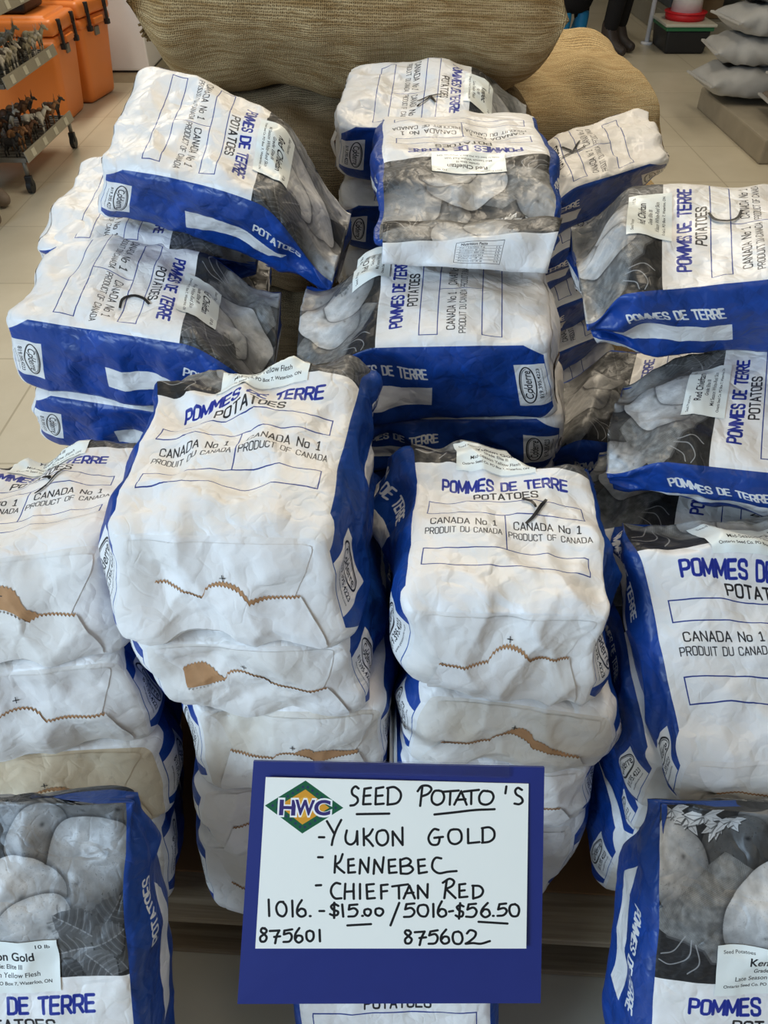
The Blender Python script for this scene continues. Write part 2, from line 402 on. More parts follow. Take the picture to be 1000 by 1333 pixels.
# ------------------------------------------------------------------ materials
class NT:
    def __init__(s, name, rough=0.6, base=None, spec=0.4):
        s.m = bpy.data.materials.new(name); s.m.use_nodes = True; s.t = s.m.node_tree; s.n = s.t.nodes
        s.b = s.n['Principled BSDF']; s.b.inputs['Roughness'].default_value = rough
        s.b.inputs['Specular IOR Level'].default_value = spec
        if base is not None: s.b.inputs['Base Color'].default_value = base
    def add(s, typ, **kw):
        nd = s.n.new(typ)
        for k, v in kw.items():
            if k.startswith('_'): setattr(nd, k[1:], v)
            else:
                kk = int(k[1:]) if k[0] == 'i' and k[1:].isdigit() else k.replace('__', ' ')
                nd.inputs[kk].default_value = v
        return nd
    def link(s, a, b): s.t.links.new(a, b)
    def coord(s, kind='Object', scale=None):
        c = s.add('ShaderNodeTexCoord')
        if scale is None: return c.outputs[kind]
        mp = s.add('ShaderNodeMapping'); mp.inputs['Scale'].default_value = scale
        s.link(c.outputs[kind], mp.inputs['Vector']); return mp.outputs[0]
    def noise(s, vec, scale, detail=4, rough=.5, dist=0.0):
        n = s.add('ShaderNodeTexNoise', Scale=scale, Detail=detail, Roughness=rough, Distortion=dist)
        s.link(vec, n.inputs['Vector']); return n.outputs['Fac']
    def ramp(s, fac, stops):
        r = s.add('ShaderNodeValToRGB'); e = r.color_ramp.elements
        while len(e) < len(stops): e.new(0.5)
        for q, (p, c) in zip(e, stops): q.position = p; q.color = c
        s.link(fac, r.inputs['Fac']); return r.outputs['Color']
    def mixc(s, fac, a, b, blend='MIX'):
        m = s.add('ShaderNodeMix', _data_type='RGBA', _blend_type=blend)
        for v, sk in ((fac, m.inputs[0]), (a, m.inputs[6]), (b, m.inputs[7])):
            if isinstance(v, bpy.types.NodeSocket): s.link(v, sk)
            else: sk.default_value = v
        return m.outputs[2]
    def math(s, op, a, b=0.0):
        m = s.add('ShaderNodeMath', _operation=op)
        for v, sk in ((a, m.inputs[0]), (b, m.inputs[1])):
            if isinstance(v, bpy.types.NodeSocket): s.link(v, sk)
            else: sk.default_value = v
        return m.outputs[0]
    def bump(s, h, strength=.3, dist=.002):
        b = s.add('ShaderNodeBump', Strength=strength, Distance=dist); s.link(h, b.inputs['Height'])
        s.link(b.outputs[0], s.b.inputs['Normal']); return b
    def color(s, c): s.link(c, s.b.inputs['Base Color'])
def flat(name, rgb, rough=.5, spec=.4, metal=0.0, var=.10, scale=30, bump=0.0):
    t = NT(name, rough, None, spec); t.b.inputs['Metallic'].default_value = metal
    c = hexc(*rgb); n = t.noise(t.coord(), scale, 3)
    t.color(t.mixc(n, tuple(x * (1 - var) for x in c[:3]) + (1,), tuple(min(x * (1 + var), 1) for x in c[:3]) + (1,)))
    if bump: t.bump(n, bump, .002)
    return t.m
def crumple(t, vec, s1=1.0):
    """fine paper creases: mixed cell edges and soft noise"""
    w = t.add('ShaderNodeTexNoise', Scale=22.0 * s1, Detail=2.0); t.link(vec, w.inputs['Vector'])
    vm = t.add('ShaderNodeVectorMath', _operation='SCALE'); vm.inputs['Scale'].default_value = .03
    t.link(w.outputs['Color'], vm.inputs[0])
    va = t.add('ShaderNodeVectorMath', _operation='ADD'); t.link(vec, va.inputs[0]); t.link(vm.outputs[0], va.inputs[1])
    hs = None
    for sc, k in ((34 * s1, 1.0), (75 * s1, .35)):
        v = t.add('ShaderNodeTexVoronoi', _feature='F1', Scale=sc); t.link(va.outputs[0], v.inputs['Vector'])
        h = t.math('MULTIPLY', v.outputs['Distance'], k)
        hs = h if hs is None else t.math('ADD', hs, h)
    n = t.noise(vec, 160, 3)
    for sc, k in ((11 * s1, 2.6), (24 * s1, 1.5), (52 * s1, .6)):       # folded-paper ridges
        q = t.noise(va.outputs[0], sc, 1, .4, .25)
        q = t.math('ABSOLUTE', t.math('SUBTRACT', q, .5)); q = t.math('MINIMUM', q, .09)
        hs = t.math('ADD', hs, t.math('MULTIPLY', q, k * 3.0))
    return t.math('ADD', hs, t.math('MULTIPLY', n, .12))
def image_paper(name, img, rough=.42, crum=.5):
    t = NT(name, rough, None, .45)
    im = t.add('ShaderNodeTexImage'); im.image = img; im.extension = 'EXTEND'
    t.link(t.coord('UV'), im.inputs['Vector']); t.color(im.outputs['Color'])
    vec = t.coord()
    t.bump(crumple(t, vec), crum, .0020)
    return t.m
WRAP = image_paper('printed_paper', wrap_print().image('bag_print'), .40, .80)
STK = {k: image_paper('sticker_' + k, sticker_print(k).image('sticker_' + k), .35, .10) for k in 'ykr'}
def end_paper(name, c0, c1, stain):
    t = NT(name, .55, None, .35); vec = t.coord()
    inf = t.add('ShaderNodeObjectInfo'); va = t.add('ShaderNodeVectorMath', _operation='ADD')
    t.link(vec, va.inputs[0]); sc = t.math('MULTIPLY', inf.outputs['Random'], 9.0); t.link(sc, va.inputs[1]); v = va.outputs[0]
    a = t.ramp(t.noise(v, 5.5, 4, .6), [(.40, c0), (.62, c1)])
    d = t.ramp(t.noise(v, 26, 5, .7, .4), [(.62, (0, 0, 0, 1)), (.74, (1, 1, 1, 1))])
    m = t.mixc(t.math('MULTIPLY', d, stain), a, hexc(122, 110, 96))
    ink = t.ramp(t.noise(v, 17, 4, .75, .8), [(.69, (0, 0, 0, 1)), (.75, (1, 1, 1, 1))])
    m = t.mixc(t.math('MULTIPLY', ink, stain * .8), m, hexc(96, 118, 150))
    t.color(m); t.bump(crumple(t, vec, .8), .8, .0020); return t.m
ENDM = {'w': end_paper('white_end_paper', hexc(238, 234, 230), hexc(228, 222, 214), .18),
        'd': end_paper('dusty_end_paper', hexc(232, 228, 222), hexc(214, 203, 186), .38),
        's': end_paper('stained_end_paper', hexc(226, 211, 184), hexc(206, 184, 152), .5)}
KRAFT = flat('kraft_paper', (182, 138, 98), .75, .2, var=.18, scale=60, bump=.3)
INKM = flat('black_marker_ink', (24, 24, 27), .4, .4)
STEEL = flat('bright_steel', (200, 200, 200), .3, .5, 1.0)

# ------------------------------------------------------------------ the bag
def sstep(a, b, x):
    t = np.clip((x - a) / (b - a), 0, 1); return t * t * (3 - 2 * t)
NF, NG = 50, 28
def ring_param():
    xs, ys, us = [], [], []
    for i in range(NF): t = i / NF; xs.append(-1 + 2 * t); ys.append(1.0); us.append(WB * t)
    for i in range(NG): t = i / NG; xs.append(1.0); ys.append(1 - 2 * t); us.append(WB + TB * t)
    for i in range(NF): t = i / NF; xs.append(1 - 2 * t); ys.append(-1.0); us.append(WB + TB + WB * t)
    for i in range(NG): t = i / NG; xs.append(-1.0); ys.append(-1 + 2 * t); us.append(2 * WB + TB + TB * t)
    return np.array(xs), np.array(ys), np.array(us)
RX, RY, RU = ring_param(); NS = len(RX); RU1 = np.append(RU[1:], 2 * (WB + TB))
class Sack:
    def __init__(s, front, back=None, down=(0, 0, -.12), spread=0.0, vtop=.36, seed=0, bulge=.09, gb=.07,
                 crease=1.0, lump=.0028, pinch=.35, tmin=.30, ty=-.3, droop=0.0, arch=0.0, capb=.010, n=18.0, loose=1.2):
        s.F = np.array(front, float)                     # BL BR TR TL of the printed front
        dn = np.array(down, float)
        s.K = s.F + dn if back is None else np.array([f + dn if k is None else k for f, k in zip(s.F, back)], float)
        e = (s.F[1] - s.F[0] + s.F[2] - s.F[3]); s.ex = e / np.linalg.norm(e)
        e = (s.F[3] - s.F[0] + s.F[2] - s.F[1]); s.L = np.linalg.norm(e) / 2; s.ev = e / np.linalg.norm(e)
        e = s.F.mean(0) - s.K.mean(0); s.T = np.linalg.norm(e); s.en = e / s.T
        if spread:
            s.K[[0, 3]] -= s.ex * spread; s.K[[1, 2]] += s.ex * spread
        s.vtop, s.bulge, s.gb, s.crease, s.lump, s.pinch, s.tmin, s.ty = vtop, bulge, gb, crease, lump, pinch, tmin, ty
        s.droop, s.arch, s.capb, s.n, s.loose = droop, arch, capb, n, loose
        r = np.random.RandomState(seed + 100); s.r = r
        K = 8
        d = r.randn(K, 3); d /= np.linalg.norm(d, axis=1)[:, None]; s.td = d
        s.tf = np.exp(r.uniform(np.log(4.5), np.log(20), K)); s.tp = r.rand(K)
        s.wd = r.randn(3, 3) * 14; s.wp = r.rand(3) * 6.28
        s.pc = np.stack([r.uniform(-.11, .11, 40), r.uniform(-.06, .06, 40), r.uniform(0.0, max(s.L - .05, .1), 40)], 1)
        s.mp = r.rand(4) * 6.28
        s.b1 = np.stack([r.uniform(-.14, .14, 60), r.uniform(-.08, .08, 60), r.uniform(-.03, .4, 60)], 1); s.n1 = r.uniform(0, .0006, 60)
        s.b2 = np.stack([r.uniform(-.14, .14, 420), r.uniform(-.08, .08, 420), r.uniform(-.03, .4, 420)], 1); s.n2 = r.uniform(0, .00015, 420)
    def disp(s, x, y, v):
        q = np.stack([x * WB / 2, y * TB / 2, v * s.L], -1)
        wq = q +   .006 * np.sin(q @ s.wd.T + s.wp)
        loose = 1 + s.loose * sstep(.55, 1.0, v)
        mod = .65 + .35 * np.sin(q[..., 0] * 21 + q[..., 2] * 13 + s.mp[0]) * np.sin(q[..., 2] * 27 - q[..., 1] * 15 + s.mp[1])
        h = 0
        for d, f, p in zip(s.td, s.tf, s.tp):
            t = (wq @ d) * f + p
            h = h + (np.abs((t % 1.0) - .5) * 2 - .5) * .060 / f
        h = h * mod
        shp = q.shape[:-1]; Q = q.reshape(-1, 3)
        for cs, ns_, k, cap in ((s.b1, s.n1, 5.0, .009), (s.b2, s.n2, 5.5, .0026)):
            d2 = (Q * Q).sum(1)[:, None] + (cs * cs).sum(1)[None] - 2 * Q @ cs.T - ns_[None]
            b = np.minimum(k * np.clip(d2.min(1), 0, 1), cap).reshape(shp)
            h = h + (b - cap * .4) * (1.0 if cap > .004 else np.clip(mod * 1.5, 0, 1))
        edge = 1 - .45 * (np.clip(abs(x), 0, 1) ** 8) * (np.clip(abs(y), 0, 1) ** 8)
        h = h * loose * s.crease * edge
        l = 0
        for c in s.pc:
            l = np.maximum(l, np.exp(-((q - c) ** 2).sum(-1) / (2 * .030 ** 2)))
        return h + s.lump * (l - .5) * (1 - .7 * sstep(.75, 1, v))
    def pos(s, x, y, v, off=0.0):
        """x, y in the rounded cross-section, v along the bag, off = metres outwards"""
        x = np.asarray(x, float); y = np.asarray(y, float); v = np.asarray(v, float) + 0 * x
        vc = np.clip(v, 0, 1)
        m = np.maximum(np.maximum(abs(x), abs(y)), 1e-6)
        rr = (abs(x / m) ** s.n + abs(y / m) ** s.n) ** (-1 / s.n) * 1.02
        er = 1 - .085 * np.clip(1 - vc * s.L / .022, 0, 1) ** 2
        X = x * rr * er; Y = y * rr * er
        body = np.sin(np.pi * np.clip(vc * .92 + .06, 0, 1))
        Yb = Y * (1 + np.where(y > 0, s.bulge, -.03) * (1 - np.clip(x, -1, 1) ** 2) * body)
        Xb = X * (1 + s.gb * (1 - np.clip(y, -1, 1) ** 2) * body)
        sm = sstep(1 - s.pinch, 1, vc)
        th = 1 - (1 - s.tmin) * sm
        Yb = Yb * th + s.ty * (1 - th)
        Xb = Xb * (1 - .10 * (1 - np.abs(y) ** 2) * sstep(.7, 1, vc))
        vv = v - s.capb / s.L * np.clip(1 - m * m, 0, 1) ** .8 * (v <= 0)
        a = ((Xb + 1) / 2)[..., None]; b = ((Yb + 1) / 2)[..., None]; w = vv[..., None]
        f = (s.F[0] * (1 - a) + s.F[1] * a) * (1 - w) + (s.F[3] * (1 - a) + s.F[2] * a) * w
        k = (s.K[0] * (1 - a) + s.K[1] * a) * (1 - w) + (s.K[3] * (1 - a) + s.K[2] * a) * w
        P = k * (1 - b) + f * b
        P = P + s.en * (s.arch * np.sin(np.pi * vc))[..., None]
        P = P + np.array([0, 0, -1.0]) * (s.droop * sstep(.6, 1, vc) ** 1.5)[..., None]
        nx = np.sign(x) * abs(x) ** 5; ny = np.sign(y) * abs(y) ** 5; nv = -np.clip(1 - vc * s.L / .02, 0, 1)
        N = nx[..., None] * s.ex + ny[..., None] * s.en + nv[..., None] * s.ev
        N /= np.linalg.norm(N, axis=-1)[..., None] + 1e-9
        return P + N * (s.disp(x, y, vc) + off)[..., None]
    def front(s, u, vm, off=0.0):
        """u, vm: metres on the printed front from its bottom left"""
        return s.pos(np.asarray(u) / WB * 2 - 1, np.ones_like(np.asarray(u, float)), np.asarray(vm) / s.vtop, off)

def letter_strokes(ch):
    if ch == 'y': return [[(-.010, .013), (-.002, .008), (.002, .001)], [(.013, .014), (.007, .004), (.000, -.008), (-.008, -.016)]]
    if ch == 'k': return [[(-.010, .015), (-.006, 0), (-.002, -.016)], [(.012, .012), (.0, .003), (-.006, .002)], [(-.006, .002), (.004, -.004), (.016, -.011)]]
    if ch == 'c': return [[(.008, .016), (-.004, .012), (-.011, .002), (-.006, -.010), (.008, -.013)]]
    return []
def strip(sk, pts, w, off):
    """ribbon lying on the printed front"""
    p = np.array(pts, float)
    t = np.linspace(0, len(p) - 1, 14); i = np.minimum(t.astype(int), len(p) - 2); f = (t - i)[:, None]
    q = p[i] * (1 - f) + p[i + 1] * f
    for _ in range(2): q[1:-1] = (q[:-2] + 2 * q[1:-1] + q[2:]) / 4
    d = np.gradient(q, axis=0); d /= np.linalg.norm(d, axis=1)[:, None]; n = np.stack([-d[:, 1], d[:, 0]], 1)
    ww = w * (.7 + .3 * np.sin(np.linspace(.5, 2.8, 14)))[:, None]
    a, b = q + n * ww, q - n * ww
    V = np.concatenate([sk.front(b[:, 0], b[:, 1], off), sk.front(a[:, 0], a[:, 1], off)])
    F = [(k, k + 1, 14 + k + 1, 14 + k) for k in range(13)]
    return V, F

BAGS = []
def bag(sk, label, kind='r', mark=None, mark_at=(.13, .152), mark_rot=0.0, end='w', flap=True, tear=.0, group='printed paper bags of seed potatoes',
        sticker=True, st_at=(.118, .228), st_rot=0.0, nv=100, name='potato_bag', cross=True, seam=0.0):
    base = np.array([*(sk.F.mean(0) + sk.K.mean(0))[:2] / 2, sk.K[:, 2].min()])
    root = empty(name, base); tag(root, label, 'bag', group); BAGS.append(root)
    # body rows (v) + bottom rings
    vs = np.concatenate([np.linspace(0, .06, 7)[:-1], np.linspace(.06, 1, nv)])
    rings = [sk.pos(RX * f, RY * f, np.zeros(NS)) for f in np.linspace(.0, 1, 15)[1:-1]]
    rows = rings + [sk.pos(RX, RY, np.full(NS, v)) for v in vs]
    ntop = 4
    for f in np.linspace(1, 0, ntop + 1)[1:-1]: rows.append(sk.pos(RX * f, RY * f, np.full(NS, 1.0)))
    nr = len(rows); V = np.concatenate(rows)
    # row order goes from the bottom centre outwards, up the body and back in: one closed skin
    cb = sk.pos(np.array([0.]), np.array([0.]), np.array([0.]))[0]; ct = rows[-1].mean(0)
    V = np.vstack([V, cb, ct])
    F = grid_faces(nr, NS, wrap=True)
    ncap = len(rings)
    uv = []; mi = []
    vt = np.concatenate([np.full(ncap, -1.0), vs * sk.vtop / LB, np.full(ntop - 1, sk.vtop / LB)])
    PW = 2 * (WB + TB)
    for i in range(nr - 1):
        u0 = RU / PW; u1 = RU1 / PW; a = max(vt[i], 0); b = max(vt[i + 1], 0)
        q = np.empty((NS, 4, 2)); q[:, 0, 0] = u0; q[:, 1, 0] = u1; q[:, 2, 0] = u1; q[:, 3, 0] = u0
        q[:, 0:2, 1] = a; q[:, 2:4, 1] = b
        uv.append(q.reshape(-1, 2)); mi += [1 if i < ncap else 0] * NS
    nb = len(V) - 2
    F += [(nb, (j + 1) % NS, j) for j in range(NS)]; off = (nr - 1) * NS
    F += [(off + j, off + (j + 1) % NS, nb + 1) for j in range(NS)]
    uv.append(np.full((NS * 6, 2), .5)); mi += [1] * NS + [0] * NS
    uv[-1][NS * 3:] = (.1, sk.vtop / LB)
    V = V - base
    o = mesh_obj('paper_sack', V, F, [WRAP, ENDM[end]], root, np.concatenate(uv), True, mi)
    # folded bottom: upper flap, torn kraft strip and lower flap with a pinked edge
    if flap:
        nx, ny = 80, 20
        r = sk.r; cx = r.uniform(-.08, .1)
        def seamy(x):
            bumpy = .24 * np.clip(1 - ((x - cx) / .22) ** 2, 0, 1) ** .5
            return seam + bumpy + .035 * np.sin(5 * x + cx * 40)
        X = np.linspace(-1, 1, nx)
        def sheet(nm, xl_top, xl_bot, ytop, ybot, offv, mat, zig=0.0):
            Vv = []
            zz = (np.arange(nx) % 2) * zig
            for j in range(ny):
                t = j / (ny - 1)
                hw = xl_bot * (1 - t) + xl_top * t
                x = X * hw; yt = ytop(x) + zz; yb_ = ybot(x)
                y = yb_ * (1 - t) + yt * t
                # true scale: keep inside the rounded end
                Vv.append(sk.pos(x, y, np.zeros(nx), offv))
            return mesh_obj(nm, np.concatenate(Vv) - base, grid_faces(ny, nx), mat, root)
        sheet('upper_flap', .93, .60, lambda x: .93 + 0 * x, lambda x: -.25 + 0 * x, .0009, ENDM[end])
        tn = lambda x: .01 + tear * np.clip(np.sin(3.1 * x + cx * 30) * .8 + np.sin(7.3 * x + cx * 11) * .5, 0, 1)
        sheet('kraft_strip', .72, .70, lambda x: seamy(x) + .012 + tn(x), lambda x: seamy(x) - .10, .0018, KRAFT, .045)
        sheet('lower_flap', .72, .90, lambda x: seamy(x) - tn(x) * .5, lambda x: -.92 + 0 * x, .0027, ENDM[end], .045)
        if cross:
            x0, y0 = cx + .0, seam + .42
            vv = []
            for (ax, ay) in ((.030, .008), (.004, .060)):
                vv.append(sk.pos(np.array([x0 - ax, x0 + ax, x0 + ax, x0 - ax]), np.array([y0 - ay, y0 - ay, y0 + ay, y0 + ay]), np.zeros(4), .0021))
            mesh_obj('registration_mark', np.concatenate(vv) - base, [(0, 1, 2, 3), (4, 5, 6, 7)], INKM, root)
    if sticker:
        nx, ny = 40, 20; u, v = np.meshgrid(np.linspace(-.053, .053, nx), np.linspace(-.026, .026, ny))
        ca, sa = math.cos(st_rot), math.sin(st_rot)
        U = st_at[0] + u * ca - v * sa; Vm = st_at[1] + u * sa + v * ca
        P = sk.front(U, Vm, .0015).reshape(-1, 3)
        F = grid_faces(ny, nx); uu = np.stack([(u + .053) / .106, (v + .026) / .052], -1).reshape(-1, 2)
        mesh_obj('variety_sticker', P - base, F, STK[kind], root, uu[np.array(F).ravel()])
    if mark:
        Vs, Fs = [], []; c, sn = math.cos(mark_rot), math.sin(mark_rot)
        for st in letter_strokes(mark):
            pts = [(mark_at[0] + 1.35 * (x * c - y * sn), mark_at[1] - .004 + 1.35 * (x * sn + y * c)) for x, y in st]
            a, b = strip(sk, pts, .0021, .0026); n = sum(len(q) for q in Vs)
            Vs.append(a); Fs += [tuple(k + n for k in f) for f in b]
        mesh_obj('marker_letter', np.concatenate(Vs) - base, Fs, INKM, root)
    return root

def understack(root, n, dz, label, jit=.012, seed=0):
    r = random.Random(seed + 5)
    for i in range(1, n + 1):
        c = root.copy(); COL.objects.link(c)
        c.location = Vector(root.location) + Vector((r.uniform(-jit, jit), r.uniform(0, jit), -dz * i))
        c['label'] = label; c['group'] = label[12:]
        for ch in root.children:
            if ch.name.startswith(('paper_sack', 'upper_flap', 'lower_flap')):
                d = ch.copy(); COL.objects.link(d); d.parent = c
# ------------------------------------------------------------------ floor
def floor_mat():
    t = NT('sealed_floor', .32, None, .45); v = t.coord()
    br = t.add('ShaderNodeTexBrick', _offset=0.0, Scale=1.0, Mortar__Size=.004, Brick__Width=.61, Row__Height=.61)
    br.inputs['Color1'].default_value = (1, 1, 1, 1); br.inputs['Color2'].default_value = (.93, .93, .93, 1); br.inputs['Mortar'].default_value = (.72, .70, .66, 1)
    t.link(v, br.inputs['Vector'])
    base = t.ramp(t.noise(v, 2.2, 5, .6), [(.3, hexc(196, 186, 164)), (.7, hexc(212, 203, 182))])
    t.color(t.mixc(1.0, base, br.outputs['Color'], 'MULTIPLY'))
    t.bump(t.noise(v, 60, 3), .05, .002); return t.m
fl = box_obj('floor', (0, 6, -.05), (24, 30, .1), floor_mat()); tag(fl, 'pale beige sealed shop floor', None, None, 'structure')
# ------------------------------------------------------------------ the pile
A = np.array
def quad(*c): return [PZ(*q) for q in c]       # BL BR TR TL as (px, py, Z)
def W3(*v): return A(v, float)
G_ = 'printed paper bags of seed potatoes'
# stack 2 (centre left), bottoms towards the camera
F_ = quad((138, 690, .92), (425, 697, .92), (474, 474, .965), (213, 479, .965))
bag(Sack(F_, [PZ(162, 832, .805), PZ(452, 838, .805), F_[2] + W3(.02, 0, -.12), F_[3] + W3(-.035, 0, -.12)], vtop=.268, seed=1, bulge=.05, droop=.0, pinch=.12, tmin=.8, crease=1.2),
    'topmost front bag, Yukon Gold, no marker letter, beside the sign corner up left', 'y', None, st_at=(.128, .236), tear=.03, end='w')
F_ = quad((178, 836, .80), (455, 838, .80), (478, 560, .81), (190, 560, .81))
bag(Sack(F_, [PZ(222, 917, .69), PZ(476, 928, .69), F_[2] + W3(0, 0, -.11), F_[3] + W3(0, 0, -.11)], seed=2, gb=.16), 'second bag down with torn brown seam, under the topmost Yukon Gold bag', 'y', None, tear=.28, sticker=False)
F_ = quad((248, 922, .69), (506, 920, .69), (486, 650, .69), (250, 650, .69))
bag(Sack(F_, [PZ(272, 1028, .56), PZ(500, 1008, .56), F_[2] + W3(0, 0, -.12), F_[3] + W3(0, 0, -.12)], seed=3), 'third bag down in the stack behind the sign, beige stain on its end', 'y', None, end='d', tear=.2, sticker=False)
F_ = quad((256, 1030, .555), (494, 1010, .555), (470, 760, .555), (270, 760, .555))
bag(Sack(F_, [PZ(284, 1095, .44), PZ(480, 1095, .44), F_[2] + W3(0, 0, -.11), F_[3] + W3(0, 0, -.11)], seed=4), 'fourth bag down, half behind the left edge of the sign', 'y', None, tear=.1, sticker=False)
F_ = quad((256, 1096, .43), (484, 1096, .43), (470, 860, .43), (280, 860, .43))
bag(Sack(F_, [PZ(280, 1186, .195), PZ(476, 1186, .195), F_[2] + W3(0, 0, -.20), F_[3] + W3(0, 0, -.20)], seed=5), 'lowest bag left of the sign, standing on the pallet', 'y', None, sticker=False)
# stack 1 (left)
F_ = quad((-170, 742, .86), (140, 705, .86), (186, 574, .85), (-25, 606, .85))
bag(Sack(F_, [PZ(-150, 890, .73), PZ(165, 850, .73), F_[2] + W3(.03, 0, -.12), F_[3] + W3(-.03, 0, -.12)], vtop=.262, seed=6, bulge=.05, pinch=.12, tmin=.8, crease=1.2), 'white Yukon Gold bag with marker Y at the left edge, torn brown flap', 'y', 'y', mark_at=(.140, .151), st_at=(.118, .232), tear=.30)
F_ = quad((-135, 888, .73), (163, 856, .73), (190, 640, .73), (-60, 640, .73))
bag(Sack(F_, [PZ(-100, 995, .58), PZ(204, 962, .58), F_[2] + W3(0, 0, -.14), F_[3] + W3(0, 0, -.14)], seed=7), 'second bag down at the left edge with serrated brown seam', 'y', None, end='w', tear=.05, sticker=False)
F_ = quad((-105, 992, .58), (200, 966, .58), (200, 700, .58), (-60, 700, .58))
bag(Sack(F_, [PZ(-80, 1085, .44), PZ(224, 1062, .43), F_[2] + W3(0, 0, -.14), F_[3] + W3(0, 0, -.14)], seed=8, gb=.14), 'beige stained bag end, third down at the left edge', 'y', None, end='s', tear=.04, sticker=False)
F_ = quad((-70, 1085, .43), (214, 1062, .43), (205, 800, .43), (-60, 800, .43))
bag(Sack(F_, [PZ(-60, 1180, .195), PZ(222, 1176, .195), F_[2] + W3(0, 0, -.22), F_[3] + W3(0, 0, -.22)], seed=9), 'lowest bag at the left, mostly behind the standing Yukon Gold bag', 'y', None, end='d', sticker=False)
# stack 3 (centre right)
F_ = quad((524, 792, .86), (805, 800, .86), (762, 596, .89), (545, 570, .89))
bag(Sack(F_, [PZ(545, 880, .73), PZ(768, 930, .725), F_[2] + W3(.03, 0, -.12), F_[3] + W3(-.05, 0, -.12)], vtop=.268, seed=10, bulge=.05, pinch=.12, tmin=.8, crease=1.2), 'Yukon Gold bag with a marker Y on top of the stack right of centre', 'y', 'y', mark_at=(.155, .150), st_at=(.11, .238), tear=.02)
F_ = quad((556, 900, .725), (800, 932, .72), (760, 640, .73), (560, 640, .73))
bag(Sack(F_, [PZ(528, 992, .60), PZ(770, 1000, .59), F_[2] + W3(0, 0, -.12), F_[3] + W3(0, 0, -.12)], seed=11, spread=.006, gb=.16), 'bag with torn brown seam just above the right half of the sign', 'y', None, end='d', tear=.15, sticker=False)
F_ = quad((520, 1000, .59), (770, 1000, .585), (760, 740, .60), (540, 740, .60))
bag(Sack(F_, [PZ(525, 1075, .48), PZ(762, 1068, .475), F_[2] + W3(0, 0, -.11), F_[3] + W3(0, 0, -.11)], seed=12), 'crumpled bag end right behind the upper right corner of the sign', 'y', None, sticker=False)
F_ = quad((520, 1074, .47), (757, 1070, .465), (740, 830, .47), (540, 830, .47))
bag(Sack(F_, [PZ(525, 1180, .195), PZ(716, 1170, .195), F_[2] + W3(0, 0, -.26), F_[3] + W3(0, 0, -.26)], seed=13), 'lowest bag right of the sign, above the cardboard', 'y', None, sticker=False)
# stack 4 (right)
XW = W3(.245, 0, 0)
bl, tl = PZ(889, 988, .70), PZ(820, 655, .895)
F_ = [bl, bl + XW, tl + XW, tl]
b0 = PZ(876, 1052, .625); b3 = PZ(792, 705, .80)
bag(Sack(F_, [b0, b0 + XW, b3 + XW, b3], vtop=.27, seed=14, pinch=.25, crease=.9), 'Yukon Gold bag at the right edge sloping down to the standing Kennebec bag', 'y', None, st_at=(.125, 0.233), tear=.06, seam=.2)
for sd, a, b, c, d, lab in ((15, (846, 996, .665), (790, 720, .80), (832, 1046, .57), (765, 770, .70), 'bag with a tilted oval logo directly under the sloping Yukon Gold bag at the right'),
                            (16, (828, 1046, .56), (765, 800, .68), (812, 1105, .45), (742, 830, .58), 'third bag down at the right, oval logo beside the standing Kennebec bag'),
                            (17, (805, 1098, .44), (745, 860, .56), (782, 1158, .215), (722, 900, .44), 'lowest bag at the right, its foot above the cardboard')):
    bl, tl, kb, kt = PZ(*a), PZ(*b), PZ(*c), PZ(*d)
    bag(Sack([bl, bl + XW, tl + XW, tl], [kb, kb + XW, kt + XW, kt], seed=sd), lab, 'y', None, end='d', sticker=False)
# front bags
def slope_bag(tlx, trx, blx, brx, yt, zt, yb, zb, T=.12, **kw):
    f = [W3(blx, yb, zb), W3(brx, yb, zb), W3(trx, yt, zt), W3(tlx, yt, zt)]
    d = W3(0, yb - yt, zb - zt); d /= np.linalg.norm(d); n = W3(0, -d[2], d[1])
    if n[2] > 0: n = -n
    return Sack(f, [p + n * T for p in f], **kw)
bag(slope_bag(-.515, -.272, -.495, -.248, .376, .701, .13, .38, vtop=.385, seed=20, tmin=.12, pinch=.3, ty=.5, crease=.6, bulge=.10, lump=.0025),
    'front left bag standing upright, Yukon Gold sticker, big grey potato photograph', 'y', None, st_at=(.117, .234))
bag(slope_bag(.284, .53, .268, .515, .370, .700, .13, .38, vtop=.385, seed=21, tmin=.12, pinch=.3, ty=.5, crease=.6, bulge=.10, lump=.0025),
    'front right bag standing upright, Kennebec sticker, photograph with white blossoms', 'k', None, st_at=(.113, .234))
bag(slope_bag(-.105, .135, -.105, .135, .45, .59, .19, .185, vtop=.40, seed=22, tmin=.15, pinch=.3, ty=.5, crease=.6),
    'bag below the sign, only its white front and blue sides show', 'k', None)
# bags lying on the floor that carry the front ones
def lying(x0, y0, z0, lab, seed, w=.235, l=.34, t=.105):
    f = [W3(x0, y0, z0 + t), W3(x0 + w, y0, z0 + t), W3(x0 + w, y0 + l, z0 + t), W3(x0, y0 + l, z0 + t)]
    return bag(Sack(f, down=(0, 0, -t), seed=seed), lab, 'y', None, sticker=False)
for i_, nm_ in enumerate(('lowest', 'middle', 'top')):
    lying(-.625, .06, .002 + .104 * i_, nm_ + ' of the hidden bags carrying the front left standing bag', 60 + i_)
    lying(.392, .06, .002 + .104 * i_, nm_ + ' of the hidden bags carrying the front right standing bag', 64 + i_)
lying(-.10, .08, .002, 'bag lying hidden on the floor beneath the bag below the sign', 68, l=.32)
